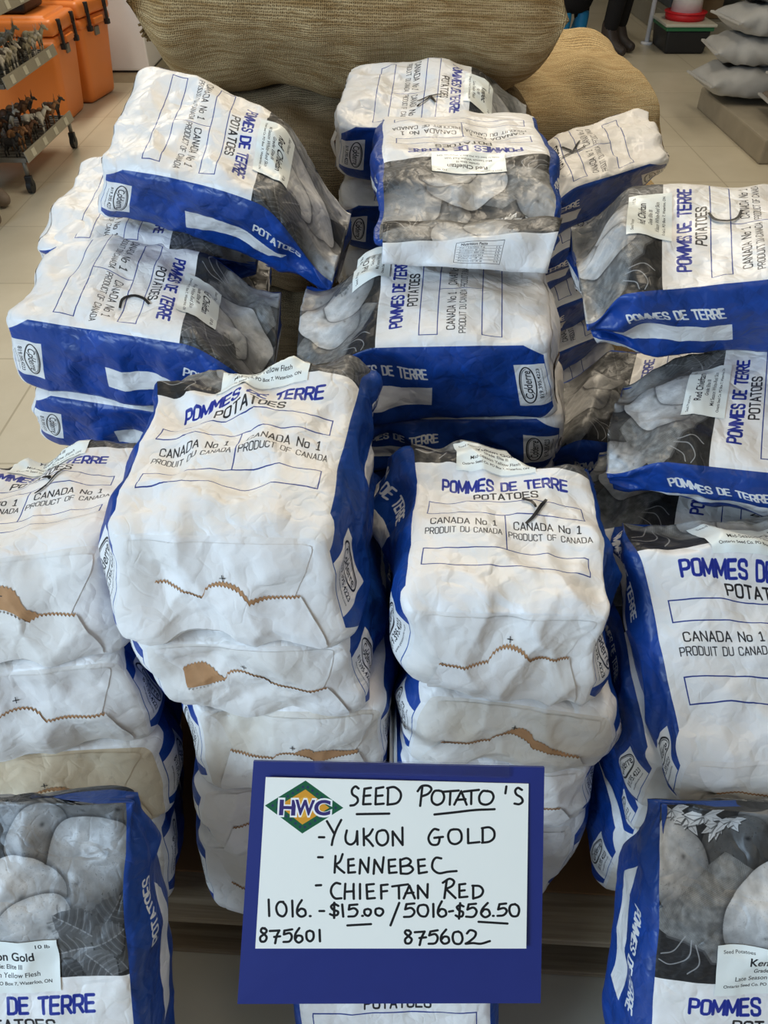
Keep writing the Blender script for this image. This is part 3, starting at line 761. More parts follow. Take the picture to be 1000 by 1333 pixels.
# row 2 left
F_ = quad((92, 288, 1.0), (6, 412, .96), (366, 468, .95), (360, 345, .99))
bag(Sack(F_, [None, PZ(22, 500, .835), PZ(340, 545, .83), None], vtop=.34, seed=30, crease=.9), 'Red Chieftan bag with marker C lying sideways at the left, blue side to the front', 'r', 'c', mark_at=(.170, 0.153), mark_rot=.3, st_at=(.120, 0.233))
F_ = quad((95, 400, .845), (42, 512, .825), (345, 560, .82), (350, 440, .84))
_r = bag(Sack(F_, [None, PZ(50, 572, .715), PZ(345, 600, .71), None], seed=31), 'bag squeezed under the sideways bag marked C at the left, oval logo showing', 'r', None, sticker=False)
understack(_r, 4, 0.128, 'potato bags hidden one below another under the left sideways bags', seed=1)
F_ = quad((188, 87, 1.18), (133, 218, 1.11), (442, 312, 1.04), (455, 200, 1.10))
bag(Sack(F_, [None, PZ(130, 282, 1.02), PZ(420, 372, .93), None], vtop=.35, seed=32, droop=.03, arch=.02, crease=1.0), 'Red Chieftan bag highest on the left, blue side with oval logo to the front', 'r', None, st_at=(.120, 0.238))
F_ = quad((108, 203, 1.04), (50, 322, .99), (330, 330, .99), (340, 215, 1.03))
_r = bag(Sack(F_, [None, PZ(52, 345, .93), PZ(335, 360, .92), None], seed=33, down=(0, 0, -.10)), 'white bag end peeking out at the left between two sideways bags', 'r', None, sticker=False)
understack(_r, 6, 0.118, 'potato bags hidden under the highest bag on the left', seed=4)
# row 2 centre
F_ = quad((712, 449, .97), (706, 335, 1.0), (396, 335, 1.0), (372, 455, .96))
bag(Sack(F_, [PZ(727, 543, .84), None, None, PZ(392, 545, .84)], vtop=.335, seed=34, crease=.8), 'Red Chieftan bag lying sideways in the middle under the bag with the folded top', 'r', None, st_at=(.205, 0.235))
F_ = quad((728, 546, .835), (715, 430, .85), (400, 430, .85), (392, 546, .835))
bag(Sack(F_, [PZ(725, 605, .725), None, None, PZ(400, 615, .73)], vtop=.335, seed=35), 'bag with a blue side below the sideways middle bag', 'r', None, sticker=False)
F_ = quad((722, 606, .72), (715, 500, .73), (400, 500, .73), (400, 612, .72))
_r = bag(Sack(F_, [PZ(715, 690, .60), None, None, PZ(400, 690, .60)], vtop=.335, seed=36), 'dark bag deep in the gap between the two Yukon Gold stacks', 'r', None, sticker=False)
understack(_r, 3, 0.128, 'potato bags hidden one below another under the middle sideways bags', seed=2)
F_ = quad((690, 147, 1.10), (497, 147, 1.10), (499, 300, 1.065), (729, 288, 1.065))
AD = bag(Sack(F_, [None, PZ(484, 195, 1.0), PZ(497, 338, 1.02), PZ(722, 338, 1.02)], vtop=.395, seed=37, down=(0, 0, -.09), pinch=.3, tmin=.35, arch=.015, crease=.8, lump=.004, gb=.03, loose=.6),
    'Red Chieftan bag upside down on the pile, top folded over towards the camera', 'r', None, st_at=(.118, 0.235))
# its folded-over top with the nutrition table
def folded_top(root, pts, u0, u1, vt0, vt1, name='folded_top'):
    """pts: rows of (left, right) world points from the fold down to the free edge"""
    base = A(root.location); nx = 30; rows = []; r = np.random.RandomState(3)
    P = [(A(a), A(b)) for a, b in pts]; n = 14
    for i in range(n):
        t = i / (n - 1) * (len(P) - 1); k = min(int(t), len(P) - 2); f = t - k
        l = P[k][0] * (1 - f) + P[k + 1][0] * f; q = P[k][1] * (1 - f) + P[k + 1][1] * f
        x = np.linspace(0, 1, nx)[:, None]; row = l * (1 - x) + q * x
        wv = .0035 * np.sin(x[:, 0] * 9 + i * .25) + .003 * np.abs(((x[:, 0] * 3.3 + i * .06) % 1) - .5) * 2 + .002 * np.sin(x[:, 0] * 23 - i * .5)
        row[:, 1] -= wv * (i / n + .2); row[:, 2] += .6 * wv
        rows.append(row)
    V = np.concatenate(rows) - base; F = grid_faces(n, nx)
    uu, vv = np.meshgrid(np.linspace(u0, u1, nx), np.linspace(vt0, vt1, n)); uv = np.stack([uu, vv], -1).reshape(-1, 2)
    o = mesh_obj(name, V, F, WRAP, root, uv[np.array(F).ravel()])
    md = o.modifiers.new('thick', 'SOLIDIFY'); md.thickness = .0015; return o
PW_ = 2 * (WB + TB)
folded_top(AD, [(PZ(499, 292, 1.072), PZ(732, 286, 1.072)), (PC(498, 318, .945), PC(728, 300, .945)), (PC(497, 343, .955), PC(712, 356, .955))],
           (WB + TB) / PW_, (2 * WB + TB) / PW_, 1.0 - .004 / LB, 1.0 - .105 / LB)
# row 3
F_ = quad((458, 82, 1.14), (440, 165, 1.09), (690, 192, 1.06), (690, 95, 1.12))
_r = bag(Sack(F_, [None, PZ(440, 225, 1.0), None, None], vtop=.33, seed=38, down=(0, 0, -.11), arch=.01), 'bag with marker K at the top centre, leaning on the big burlap sack', 'k', 'k', mark_at=(.165, 0.153), mark_rot=-.2, st_at=(.12, 0.235))
understack(_r, 6, 0.125, 'potato bags hidden below the top centre bag marked K', seed=5)
F_ = quad((866, 208, .94), (840, 138, .97), (655, 200, .95), (690, 262, .92))
_r = bag(Sack(F_, [PZ(867, 226, .84), None, None, None], vtop=.24, seed=39, down=(0, 0, -.11)), 'small looking bag with marker K in front of the tan burlap sack', 'k', 'k', mark_at=(.130, 0.150), st_at=(.10, 0.235))
understack(_r, 5, 0.125, 'potato bags hidden below the small bag marked K', seed=6)
# right side, sideways
F_ = quad((1120, 352, 1.08), (1090, 236, 1.09), (752, 248, 1.09), (742, 390, 1.05))
bag(Sack(F_, [PZ(1120, 452, .96), None, None, PZ(792, 466, .955)], vtop=.325, seed=40, tmin=.35, pinch=.2, crease=.8), 'Red Chieftan bag with marker C at the right edge, topmost on the right', 'r', 'c', mark_at=(.135, 0.148), st_at=(.135, 0.235))
F_ = quad((1186, 636, .90), (1150, 436, .955), (822, 456, .955), (768, 592, .925))
_r = bag(Sack(F_, [PZ(1186, 700, .80), None, None, PZ(810, 645, .845)], vtop=.35, seed=41, tmin=.3, pinch=.25, crease=.8, down=(0, 0, -.10)), 'Red Chieftan bag at the right edge beneath the one marked C', 'r', None, st_at=(.135, 0.235))
FV = A(F_) + W3(-.01, .27, -.17)
_q = bag(Sack(FV, seed=42, vtop=.35, pinch=.25, tmin=.3), 'dim bag lying behind in the dark gap left of the right-hand sideways bags', 'r', None, sticker=False)
understack(_q, 4, .12, 'potato bags hidden below the dim bag in the right-hand gap', seed=7)
understack(_r, 5, 0.118, 'potato bags hidden below the right-hand sideways bags', seed=3)
# ------------------------------------------------------------------ pallet, cardboard, sign
def wood_mat(name, c0, c1):
    t = NT(name, .75, None, .2); v = t.coord('Object', (2.2, 40, 40))
    t.color(t.ramp(t.noise(v, 1.4, 5, .6, .6), [(.3, c0), (.7, c1)])); t.bump(t.noise(v, 3, 3), .3, .002); return t.m
WOOD = wood_mat('weathered_pallet_wood', hexc(120, 100, 76), hexc(168, 150, 122))
CARD = flat('brown_cardboard', (138, 104, 70), .8, .15, var=.10, scale=9, bump=.15)
pal = empty('pallet', (0, 1.05, 0)); pal.rotation_euler = (0, 0, math.radians(-3.2))
tag(pal, 'wooden shipping pallet carrying the whole heap of bags', 'pallet')
bd = box_obj('deck_board', (0, 0, 0), (1.62, .095, .020), WOOD, pal, bev=.002)
bd.location = (0.05, -.545, .148)
for i in range(1, 8):
    c = bd.copy(); COL.objects.link(c); c.parent = pal; c.location = (0.05, -.545 + i * .155, .148)
for i, y in enumerate((-.545, 0, .54)):
    c = bd.copy(); COL.objects.link(c); c.parent = pal; c.location = (0.05, y, .012); c.name = 'bottom_board'
st = box_obj('stringer', (0, 0, 0), (.04, 1.16, .115), WOOD, pal, bev=.002); st.location = (.05, 0, .080)
for x in (-.70, .80):
    c = st.copy(); COL.objects.link(c); c.parent = pal; c.location = (x, 0, .080)
bm = bmesh.new(); box(bm, (0, 0, 0), (1.60, 1.10, .006), .001)
cb = bm_obj('cardboard_sheet', bm, CARD); cb.location = (.05, 1.075, .1625); cb.rotation_euler = (0, 0, math.radians(-3.2))
tag(cb, 'brown cardboard sheet between the pallet and the bags', 'cardboard')

# sign
# strokes in the 1000-wide view of the sign; 'l' = straight polyline, 'c' = curve
SIGN = """
c 398,104 388,98 378,108 380,122 394,132 396,144 386,154 374,156
l 436,102 416,105 413,152 436,151
l 414,127 434,125
l 474,100 452,104 451,152 476,150
l 451,127 472,125
l 489,103 489,152
c 486,103 508,100 526,114 528,132 516,148 488,153
l 394,182 494,180
l 594,98 589,156
c 580,112 592,97 612,96 622,106 612,120 592,128
c 645,110 632,112 624,126 626,144 640,153 656,146 662,130 656,114 644,110
l 656,114 706,110
l 681,112 680,152
l 694,152 714,112 732,152
l 700,138 728,136
l 722,113 768,108
l 745,111 746,150
c 795,112 780,112 770,128 774,146 790,152 806,146 814,130 808,116 794,111
c 634,182 690,176 760,168 818,166
l 852,98 850,118
c 900,108 888,102 880,110 884,122 898,132 902,144 892,152 878,150
l 278,253 294,253
l 302,204 324,240
c 346,200 332,228 322,256 318,276
c 364,232 360,252 364,268 378,274 392,262 396,234
l 396,234 398,274
l 416,226 418,276
c 444,228 434,244 420,252
c 420,252 432,262 446,278
c 474,230 460,236 456,254 462,270 476,276 490,266 492,246 484,232 472,230
l 508,276 506,234
l 506,234 538,274
l 538,274 536,222
c 648,228 634,226 622,240 618,256 628,272 646,272 652,256 648,250
l 636,252 662,249
c 696,226 684,230 678,246 684,266 700,272 716,262 718,242 710,228 694,226
l 738,226 738,270 772,267
l 782,224 782,268
c 780,224 802,222 816,234 816,254 802,266 780,269
l 276,314 290,314
l 330,310 328,360
c 352,304 344,326 330,336
c 330,336 342,348 358,360
l 386,318 370,320 371,360 392,358
l 371,339 388,337
l 406,362 408,320
l 408,320 432,358
l 432,358 434,314
l 450,362 452,320
l 452,320 476,358
l 476,358 480,312
l 516,318 496,320 498,360 520,358
l 498,340 516,338
l 532,318 533,362
c 532,320 552,314 564,324 554,336 534,340
c 534,340 560,338 570,350 556,362 534,362
l 606,318 586,320 588,362 612,358
l 588,340 606,338
c 656,316 640,314 630,328 630,348 648,362 676,358 702,356
l 270,400 286,399
c 346,394 332,392 320,404 318,422 330,438 350,438
l 362,394 360,440
l 388,394 388,440
l 361,418 388,416
l 408,394 407,440
l 450,394 428,396 429,440 452,438
l 429,418 448,416
l 492,396 472,398 472,440
l 472,418 490,416
l 506,402 554,396
l 526,400 526,440
l 540,440 558,400 574,440
l 546,424 570,422
l 584,440 584,400
l 584,400 612,438
l 612,438 614,396
l 672,384 664,440
c 660,392 680,380 694,388 688,402 668,412
l 670,412 698,440
l 728,396 710,398 710,438 734,436
l 710,418 726,416
l 752,402 752,442
c 750,402 772,404 782,418 774,434 752,442
l 122,446 124,496
c 168,452 154,454 146,470 152,490 168,496 178,482 176,464 166,452
l 196,448 198,496
c 226,446 214,466 212,486 224,496 238,490 236,476 224,472 214,480
l 252,494 254,494
l 282,478 296,478
c 340,462 328,456 318,464 324,474 338,480 336,490 324,492 314,488
l 328,452 326,500
l 352,458 354,496
l 398,458 374,460 372,474
c 372,474 388,470 398,480 390,494 370,496
l 412,494 414,494
c 430,472 420,476 420,488 430,494 438,486 438,476 430,472
c 464,470 454,474 454,488 466,494 476,484 474,474 464,470
l 526,454 498,524
l 572,456 548,458 544,474
c 544,474 562,470 572,482 562,496 540,498
c 600,460 586,464 582,480 590,494 606,496 614,480 610,464 600,460
l 630,458 630,498
c 656,450 646,470 644,488 654,498 668,492 666,478 654,474 646,482
l 678,482 690,480
c 722,466 712,462 702,468 708,478 720,484 718,496 706,498 698,494
l 712,456 708,504
l 760,458 738,460 734,476
c 734,476 752,470 762,482 752,498 730,498
c 796,456 780,474 776,490 788,500 802,492 798,478 786,476 778,484
l 812,496 814,496
l 852,458 832,460 828,476
c 828,476 846,472 854,482 844,494 826,496
c 880,460 866,464 862,480 870,496 886,496 892,480 888,466 878,460
l 366,524 438,520
l 768,514 856,520
c 112,536 102,534 98,544 108,552 116,562 110,574 98,574 96,562 108,552 116,542 110,534
l 126,542 156,540
c 156,540 148,556 142,580
l 140,560 158,558
l 196,536 172,540 170,552
c 170,552 188,548 194,560 186,574 168,576
c 218,532 206,550 204,568 214,578 226,570 224,558 212,556 206,564
c 250,540 240,546 240,566 250,574 260,564 260,546 250,540
l 280,538 280,574
c 556,542 546,540 542,548 552,558 562,568 556,580 544,580 542,568 552,558 560,548 554,540
l 572,546 602,544
c 602,544 592,564 586,586
l 586,564 606,562
l 642,540 620,544 616,556
c 616,556 634,552 642,564 634,580 614,582
c 668,538 654,556 652,572 662,582 676,576 674,562 662,560 654,568
c 706,544 692,548 688,564 694,580 710,582 718,568 714,550 704,544
c 732,550 742,540 758,546 756,560 738,576 728,582 750,580 774,582 802,574
"""
def sign_print():
    K = 6000; cw, chh = .2180, .1420
    cv = Canvas(cw, chh, K, (.955, .955, .925))
    # view coordinates -> card (card corners in that view: 112,70 / 920,90 / 914,597 / 80,597)
    def m(p):
        x, y = p[..., 0], p[..., 1]; v = np.clip((y - 80) / 517, -.1, 1.1)
        xl = 112 - 32 * v; xr = 920 - 6 * v; u = (x - xl) / (xr - xl)
        yt = 70 + 20 * u; vv = (597 - y) / (597 - yt)
        return np.stack([u * cw, vv * chh], -1)
    for ln in SIGN.strip().split('\n'):
        k, *pp = ln.split(); p = np.array([[float(a) for a in q.split(',')] for q in pp])
        q = bez(p) if k == 'c' else p
        cv.stroke(m(q), .00098, (.045, .045, .05))
    # diamond mark with three letters
    c = np.array([231., 161.])
    def dia(rx, ry): return [m(np.array(q, float)) for q in ((c[0] - rx, c[1] - 4), (c[0] + 4, c[1] - ry), (c[0] + rx, c[1] + 2), (c[0] - 5, c[1] + ry))]
    cv.poly(dia(121, 81), (.06, .35, .22)); cv.poly(dia(78, 54), (.86, .60, .16)); cv.poly(dia(52, 34), (.91, .68, .24))
    r = np.random.RandomState(2)
    for i in range(26):
        a = i / 26 * 4; k = int(a); f = a - k; d = np.array(dia(97, 66)); p = d[k] * (1 - f) + d[(k + 1) % 4] * f
        cv.stroke([p, p + 1e-5], .0011, (.13, .20, .33))
    for ch, x in (('H', 180), ('W', 233), ('C', 287)):
        p = m(np.array([x + 0., 163.]))
        h, w = (.0130, .0135 if ch != 'W' else .0165)
        cv.text(ch, p[0], p[1], h + .0032, w + .0030, (.97, .96, .95), bold=.085)
        cv.text(ch, p[0], p[1], h, w, (.20, .16, .42), bold=.035)
    return cv
ZS = .66
cor = [PC(330, 991, ZS), PC(709, 999, ZS * .995), PC(704, 1306, ZS), PC(309, 1307, ZS * .995)]   # TL TR BR BL
cen = sum(cor) / 4; exs = (cor[1] - cor[0] + cor[2] - cor[3]); exs /= np.linalg.norm(exs)
eys = (cor[0] - cor[3] + cor[1] - cor[2]); eys -= exs * (eys @ exs); eys /= np.linalg.norm(eys); ens = np.cross(exs, eys)
sg = empty('price_sign', cor[3]); tag(sg, 'blue board with handwritten seed potato price card', 'sign')
o0 = A(sg.location)
SIGNB = flat('dark_blue_board', (34, 46, 116), .42, .4, var=.06, scale=50)
def slab(name, q, z0, z1, mat, parent, uvfront=False):
    V = [p + ens * z1 for p in q] + [p + ens * z0 for p in q]; V = [v - o0 for v in V]
    F = [(3, 2, 1, 0), (4, 5, 6, 7), (0, 1, 5, 4), (1, 2, 6, 5), (2, 3, 7, 6), (3, 0, 4, 7)]
    uv = [(0, 0), (1, 0), (1, 1), (0, 1)] + [(.01, .01)] * 20
    return mesh_obj(name, V, F, mat, parent, uv, False)
slab('blue_board', cor, -.004, 0, SIGNB, sg)
cc = [PC(347, 1009.5, ZS), PC(687, 1018, ZS), PC(684, 1231, ZS), PC(333.5, 1231, ZS)]
def proj(p): d = p - cor[3]; return cor[3] + exs * (d @ exs) + eys * (d @ eys)
cc = [proj(p) for p in cc]
slab('paper_card', cc, .0004, .0011, image_paper('price_card_print', sign_print().image('price_card'), .45, .02), sg)
t = NT('clear_plastic', .08, (1, 1, 1, 1), .5); t.b.inputs['Transmission Weight'].default_value = 1.0; t.b.inputs['IOR'].default_value = 1.3; CLEAR = t.m
cl = [PC(410, 987.5, ZS), PC(662, 991.5, ZS), PC(662, 1010, ZS), PC(410, 1004, ZS)]; cl = [proj(p) for p in cl]
slab('clear_clip', cl, .0014, .0022, CLEAR, sg)
# thin steel easel leg behind the board, hooked between the two middle stacks
bm = bmesh.new(); p0 = cen - ens * .006 - o0; p1 = W3(.012, .60, .60) - o0
cyl(bm, p0 + eys * .05, p0 - eys * .05, .004); cyl(bm, p0, p1, .004); bm_obj('support_rod', bm, STEEL, sg, True)

# ------------------------------------------------------------------ burlap sacks
def burlap(name, c0, c1, scale=1.0):
    t = NT(name, .9, None, .1); v = t.coord('UV')
    def thread(axis, f, ph):
        w = t.add('ShaderNodeTexWave', _wave_type='BANDS', _bands_direction=axis, Scale=f, Distortion=3.0, Detail=2.0, Detail__Scale=2.5)
        t.link(v, w.inputs['Vector']); return w.outputs['Fac']
    a, b = thread('X', 95 * scale, 0), thread('Y', 110 * scale, 0)
    h = t.math('MAXIMUM', a, b); gap = t.math('MULTIPLY', a, b)
    big = t.noise(t.coord(), 7, 4, .6)
    mp = t.add('ShaderNodeMapping'); mp.inputs['Scale'].default_value = (5, 60, 1); t.link(v, mp.inputs['Vector'])
    slub = t.noise(mp.outputs[0], 3.0, 3, .6, .6)
    c = t.ramp(slub, [(.34, c0), (.62, c1)])
    c = t.mixc(t.math('MULTIPLY', big, .5), c, tuple(x * .62 for x in c0[:3]) + (1,))
    c = t.mixc(t.math('SUBTRACT', 1.0, h), c, tuple(x * .35 for x in c0[:3]) + (1,))
    t.color(c); t.bump(t.math('ADD', h, t.math('MULTIPLY', slub, 1.2)), .75, .0028); return t.m
BUR1 = burlap('burlap_grey_brown', hexc(176, 138, 88), hexc(236, 204, 152))
BUR2 = burlap('burlap_tan', hexc(202, 172, 124), hexc(236, 212, 164))
BUR3 = burlap('burlap_dark', hexc(140, 118, 88), hexc(176, 152, 116))
def burlap_sack(name, c, size, rz, mat, label, seed, roll=0.0, pitch=0.0, lump=.03, ears=True, mouth=None):
    """stuffed pillow sack: closed lumpy skin, pinched corners and a seam ridge"""
    r = np.random.RandomState(seed); nu, nv = 150, 70
    a, b, h = size[0] / 2, size[1] / 2, size[2] / 2
    u = np.linspace(-1, 1, nu)[None]; th = np.linspace(0, 2 * np.pi, nv, endpoint=False)[:, None]
    e = (1 - np.abs(u) ** 14) ** .5                                 # plump profile along the length
    ear = np.clip((np.abs(u) - .86) / .14, 0, 1)
    cy = np.cos(th); sz = np.sin(th)
    sy = np.sign(cy) * np.abs(cy) ** .75; szz = np.sign(sz) * np.abs(sz) ** .85
    wy = b * (e * (1 - ear) + ear * .96); wz = h * np.maximum(e, .05) 
    X = a * u * (1 + .05 * np.abs(cy) ** 6 * np.sign(1)) + 0 * th; Y = wy * sy; Z = wz * szz
    P = np.stack([X, Y, Z], -1)
    L = 0
    for _ in range(46):
        c0 = np.array([r.uniform(-a, a), r.uniform(-b, b), r.choice([-1, 1]) * h * r.uniform(.3, 1)]); q = r.uniform(.04, .075)
        L = np.maximum(L, np.exp(-((P - c0) ** 2).sum(-1) / (2 * q * q)))
    W = 0
    for _ in range(9):
        d = r.randn(3); d /= np.linalg.norm(d); f = r.uniform(5, 22)
        W = W + np.sin((P @ d) * f * 2 * np.pi / 1.6 + r.rand() * 6.28 + 1.5 * np.sin(P[..., 0] * 9)) / f
    N = P / (np.array([a, b, h]) ** 2); N /= np.linalg.norm(N, axis=-1)[..., None] + 1e-9
    P = P + N * (lump * (L - .45) + .040 * W * .6)[..., None] * (1 - ear[..., None] * .6)
    uu = (P[..., 0] + a); vv = (th + 0 * u) * (b + h) / 3.2
    V = P.transpose(1, 0, 2).reshape(-1, 3)                        # rows along u
    F = grid_faces(nu, nv, wrap=True)
    F = [f[::-1] for f in F]
    F.append(tuple(range(nv))); F.append(tuple(range((nu - 1) * nv, nu * nv))[::-1])
    UV = np.stack([uu, vv], -1).transpose(1, 0, 2).reshape(-1, 2)
    per = 2 * np.pi * (b + h) / 3.2
    idx = np.array(F[:-2]); uvl = UV[idx]; uvl[:, :, 1] = np.where((uvl[:, :, 1] < .1 * per) & (uvl[:, :, 1].max(1)[:, None] > .8 * per), uvl[:, :, 1] + per, uvl[:, :, 1])
    uvs = np.concatenate([uvl.reshape(-1, 2), np.zeros((2 * nv, 2))])
    root = empty(name, c, rz); root.rotation_euler = (roll, pitch, rz); tag(root, label, 'sack', 'burlap sacks behind the bags')
    mesh_obj('woven_body', V, F, mat, root, uvs)
    if ears:
        for sx in (-1, 1):
            for sgn in ((-1,) if sx < 0 else ()):
                bm = bmesh.new(); bx = Vector((sx * a * .97, sgn * b * .62, -h * .30))
                for k in range(9):
                    q = bx; rr = .006
                    d = Vector((sx * (.5 + r.rand()), sgn * (.2 + r.rand()), r.uniform(-.6, .5))).normalized()
                    for j in range(3):
                        q2 = q + d * .012; cyl(bm, q, q2, rr, rr * .7, 6); rr *= .7; q = q2; d = (d + Vector((r.uniform(-.5, .5), r.uniform(-.5, .5), -.3))).normalized()
                bm_obj('tied_corner', bm, mat, root, True)
    return root
burlap_sack('burlap_sack', (-.058, 1.80, 1.205), (.735, .50, .32), math.radians(-1), BUR1, 'big grey-brown burlap sack lying across the top of the heap', 51, pitch=math.radians(2.0))
burlap_sack('burlap_sack', (-.09, 1.80, .945), (.80, .54, .20), math.radians(2), BUR3, 'dark burlap sack underneath the big grey-brown one', 52)
burlap_sack('burlap_sack', (.30, 2.10, .885), (.62, .58, .36), math.radians(8), BUR2, 'tan burlap sack at the right behind the bag marked K', 53, pitch=math.radians(3))
burlap_sack('burlap_sack', (.43, 2.12, .60), (.68, .54, .24), math.radians(4), BUR2, 'lower tan burlap sack, only its right edge shows beside the bag marked K', 54)

burlap_sack('burlap_sack', (-.08, 1.86, .735), (.84, .54, .20), math.radians(-2), BUR3, 'burlap sack third down in the pile behind the bags', 55, ears=False)
burlap_sack('burlap_sack', (-.06, 1.86, .505), (.86, .54, .20), math.radians(1), BUR3, 'burlap sack fourth down in the pile behind the bags', 56, ears=False)
burlap_sack('burlap_sack', (-.08, 1.86, .275), (.86, .54, .20), math.radians(-1), BUR3, 'lowest burlap sack behind the bags, on the rear pallet', 57, ears=False)
burlap_sack('burlap_sack', (.60, 2.14, .33), (.46, .54, .26), math.radians(2), BUR2, 'lowest tan burlap sack at the right of the rear pallet', 58, ears=False)
pal2 = pal.copy(); COL.objects.link(pal2); pal2.location = (.1, 2.28, 0); pal2['label'] = 'second wooden pallet, behind, under the burlap sacks'
for ch in list(pal.children):
    d = ch.copy(); COL.objects.link(d); d.parent = pal2
# ------------------------------------------------------------------ shop around
PAINT = flat('painted_ceiling', (205, 203, 196), .85, .2, var=.03, scale=2)
WALLM = flat('painted_wall', (196, 192, 182), .8, .2, var=.05, scale=2)
tag(box_obj('ceiling', (0, 6, 4.05), (14, 24, .1), PAINT), 'flat painted shop ceiling', None, None, 'structure')
tag(box_obj('wall_left', (-7.05, 6, 2), (.1, 24, 4), WALLM), 'plain left shop wall', None, None, 'structure')
tag(box_obj('wall_right', (7.05, 6, 2), (.1, 24, 4), WALLM), 'plain right shop wall', None, None, 'structure')
tag(box_obj('wall_back', (0, 18.05, 2), (14.2, .1, 4), WALLM), 'plain far shop wall', None, None, 'structure')

ORANGE = flat('orange_moulded_plastic', (224, 128, 56), .38, .5, var=.05, scale=6)
BLACKP = flat('black_plastic', (34, 34, 36), .45, .4)
GREYM = flat('grey_metal', (128, 126, 120), .45, .5, .4)
def cooler(c, rz, size, label):
    root = empty('cooler_box', (*c, 0), rz); tag(root, label, 'cooler', 'orange cooler boxes')
    w, d, h = size
    bm = bmesh.new(); box(bm, (0, 0, h * .40), (w, d, h * .80), .045, seg=4, taper=.86); box(bm, (0, 0, h * .76), (w * 1.02, d * 1.03, h * .10), .03, seg=3)
    bm_obj('body', bm, ORANGE, root, True)
    bm = bmesh.new(); box(bm, (0, 0, h * .89), (w * 1.05, d * 1.06, h * .15), .035, seg=4); box(bm, (0, 0, h * .965), (w * .9, d * .88, h * .05), .015)
    bm_obj('lid', bm, ORANGE, root, True)
    for y in (-d * .30, d * .30):
        bm = bmesh.new(); x = w * .53
        box(bm, (x, y, h * .90), (.022, .030, .06), .004); box(bm, (x + .004, y, h * .80), (.014, .026, .13), .004); box(bm, (x, y, h * .71), (.030, .034, .03), .004)
        bm_obj('latch', bm, BLACKP, root)
    box_obj('badge', (w * .495, 0, h * .66), (.012, .06, .05), GREYM, root, .003)
    box_obj('handle', (w * .525, 0, h * .76), (.03, d * .32, .035), ORANGE, root, .008)
    return root
cooler((-2.30, 5.50), 0, (.66, .42, .60), 'nearer orange cooler box with black latches, behind the toy rack')
cooler((-2.24, 6.02), math.radians(-10), (.66, .42, .62), 'farther orange cooler box beside the white freezer')
def case(name, c, size, mat, label):
    root = empty(name, c); tag(root, label, 'case')
    bm = bmesh.new(); box(bm, (0, 0, size[2] * .42), (size[0], size[1], size[2] * .84), .02, seg=3, taper=.93); bm_obj('body', bm, mat, root, True)
    bm = bmesh.new(); box(bm, (0, 0, size[2] * .90), (size[0] * 1.04, size[1] * 1.05, size[2] * .18), .012, seg=3); bm_obj('lid', bm, mat, root, True)
    bm = bmesh.new(); box(bm, (size[0] * .52, 0, size[2] * .75), (.02, .05, .07), .004); bm_obj('latch', bm, GREYM, root)
case('storage_case', (-2.36, 5.50, .60), (.52, .34, .24), BLACKP, 'black storage case on the nearer orange cooler')
case('storage_case', (-2.36, 5.98, .62), (.50, .34, .22), flat('navy_plastic', (38, 52, 92), .4), 'navy storage case on the farther orange cooler')
fz = empty('chest_freezer', (-2.10, 6.72, 0)); tag(fz, 'white chest freezer with a dark line above its base, behind the coolers', 'freezer')
WHITEE = flat('white_enamel', (222, 222, 226), .3, .5, var=.02)
bm = bmesh.new(); box(bm, (0, 0, .50), (.76, .70, .84), .015); bm_obj('cabinet', bm, WHITEE, fz)
box_obj('base', (0, 0, .035), (.74, .68, .07), flat('beige_plinth', (190, 180, 158), .6), fz); box_obj('toe_gap', (0, 0, .075), (.75, .69, .014), BLACKP, fz)
bm = bmesh.new(); box(bm, (0, 0, .955), (.78, .72, .07), .02); bm_obj('lid', bm, WHITEE, fz)
# red slatted crates
REDP = flat('red_plastic', (206, 34, 42), .45, .4)
for k in range(2):
    root = empty('plastic_crate', (-2.06, 8.35, .30 * k)); tag(root, ('lower' if k == 0 else 'upper') + ' red slatted plastic crate, left of the big burlap sack', 'crate')
    bm = bmesh.new()
    box(bm, (0, 0, .012), (.50, .38, .02))
    for sx in (-1, 1):
        for sy in (-1, 1): box(bm, (sx * .24, sy * .18, .15), (.025, .025, .29))
    box(bm, (0, -.185, .285), (.50, .012, .025)); box(bm, (0, .185, .285), (.50, .012, .025)); box(bm, (.245, 0, .285), (.012, .38, .025)); box(bm, (-.245, 0, .285), (.012, .38, .025))
    box(bm, (0, -.187, .15), (.02, .012, .27)); box(bm, (-.12, -.187, .15), (.02, .012, .27)); box(bm, (.12, -.187, .15), (.02, .012, .27))
    bm_obj('frame', bm, REDP, root)
    for j in range(7):
        z = .035 + j * .035
        bm = bmesh.new(); box(bm, (0, -.185, z), (.48, .008, .022)); box(bm, (0, .185, z), (.48, .008, .022)); box(bm, (.243, 0, z), (.008, .36, .022)); box(bm, (-.243, 0, z), (.008, .36, .022))
        bm_obj('slat', bm, REDP, root)
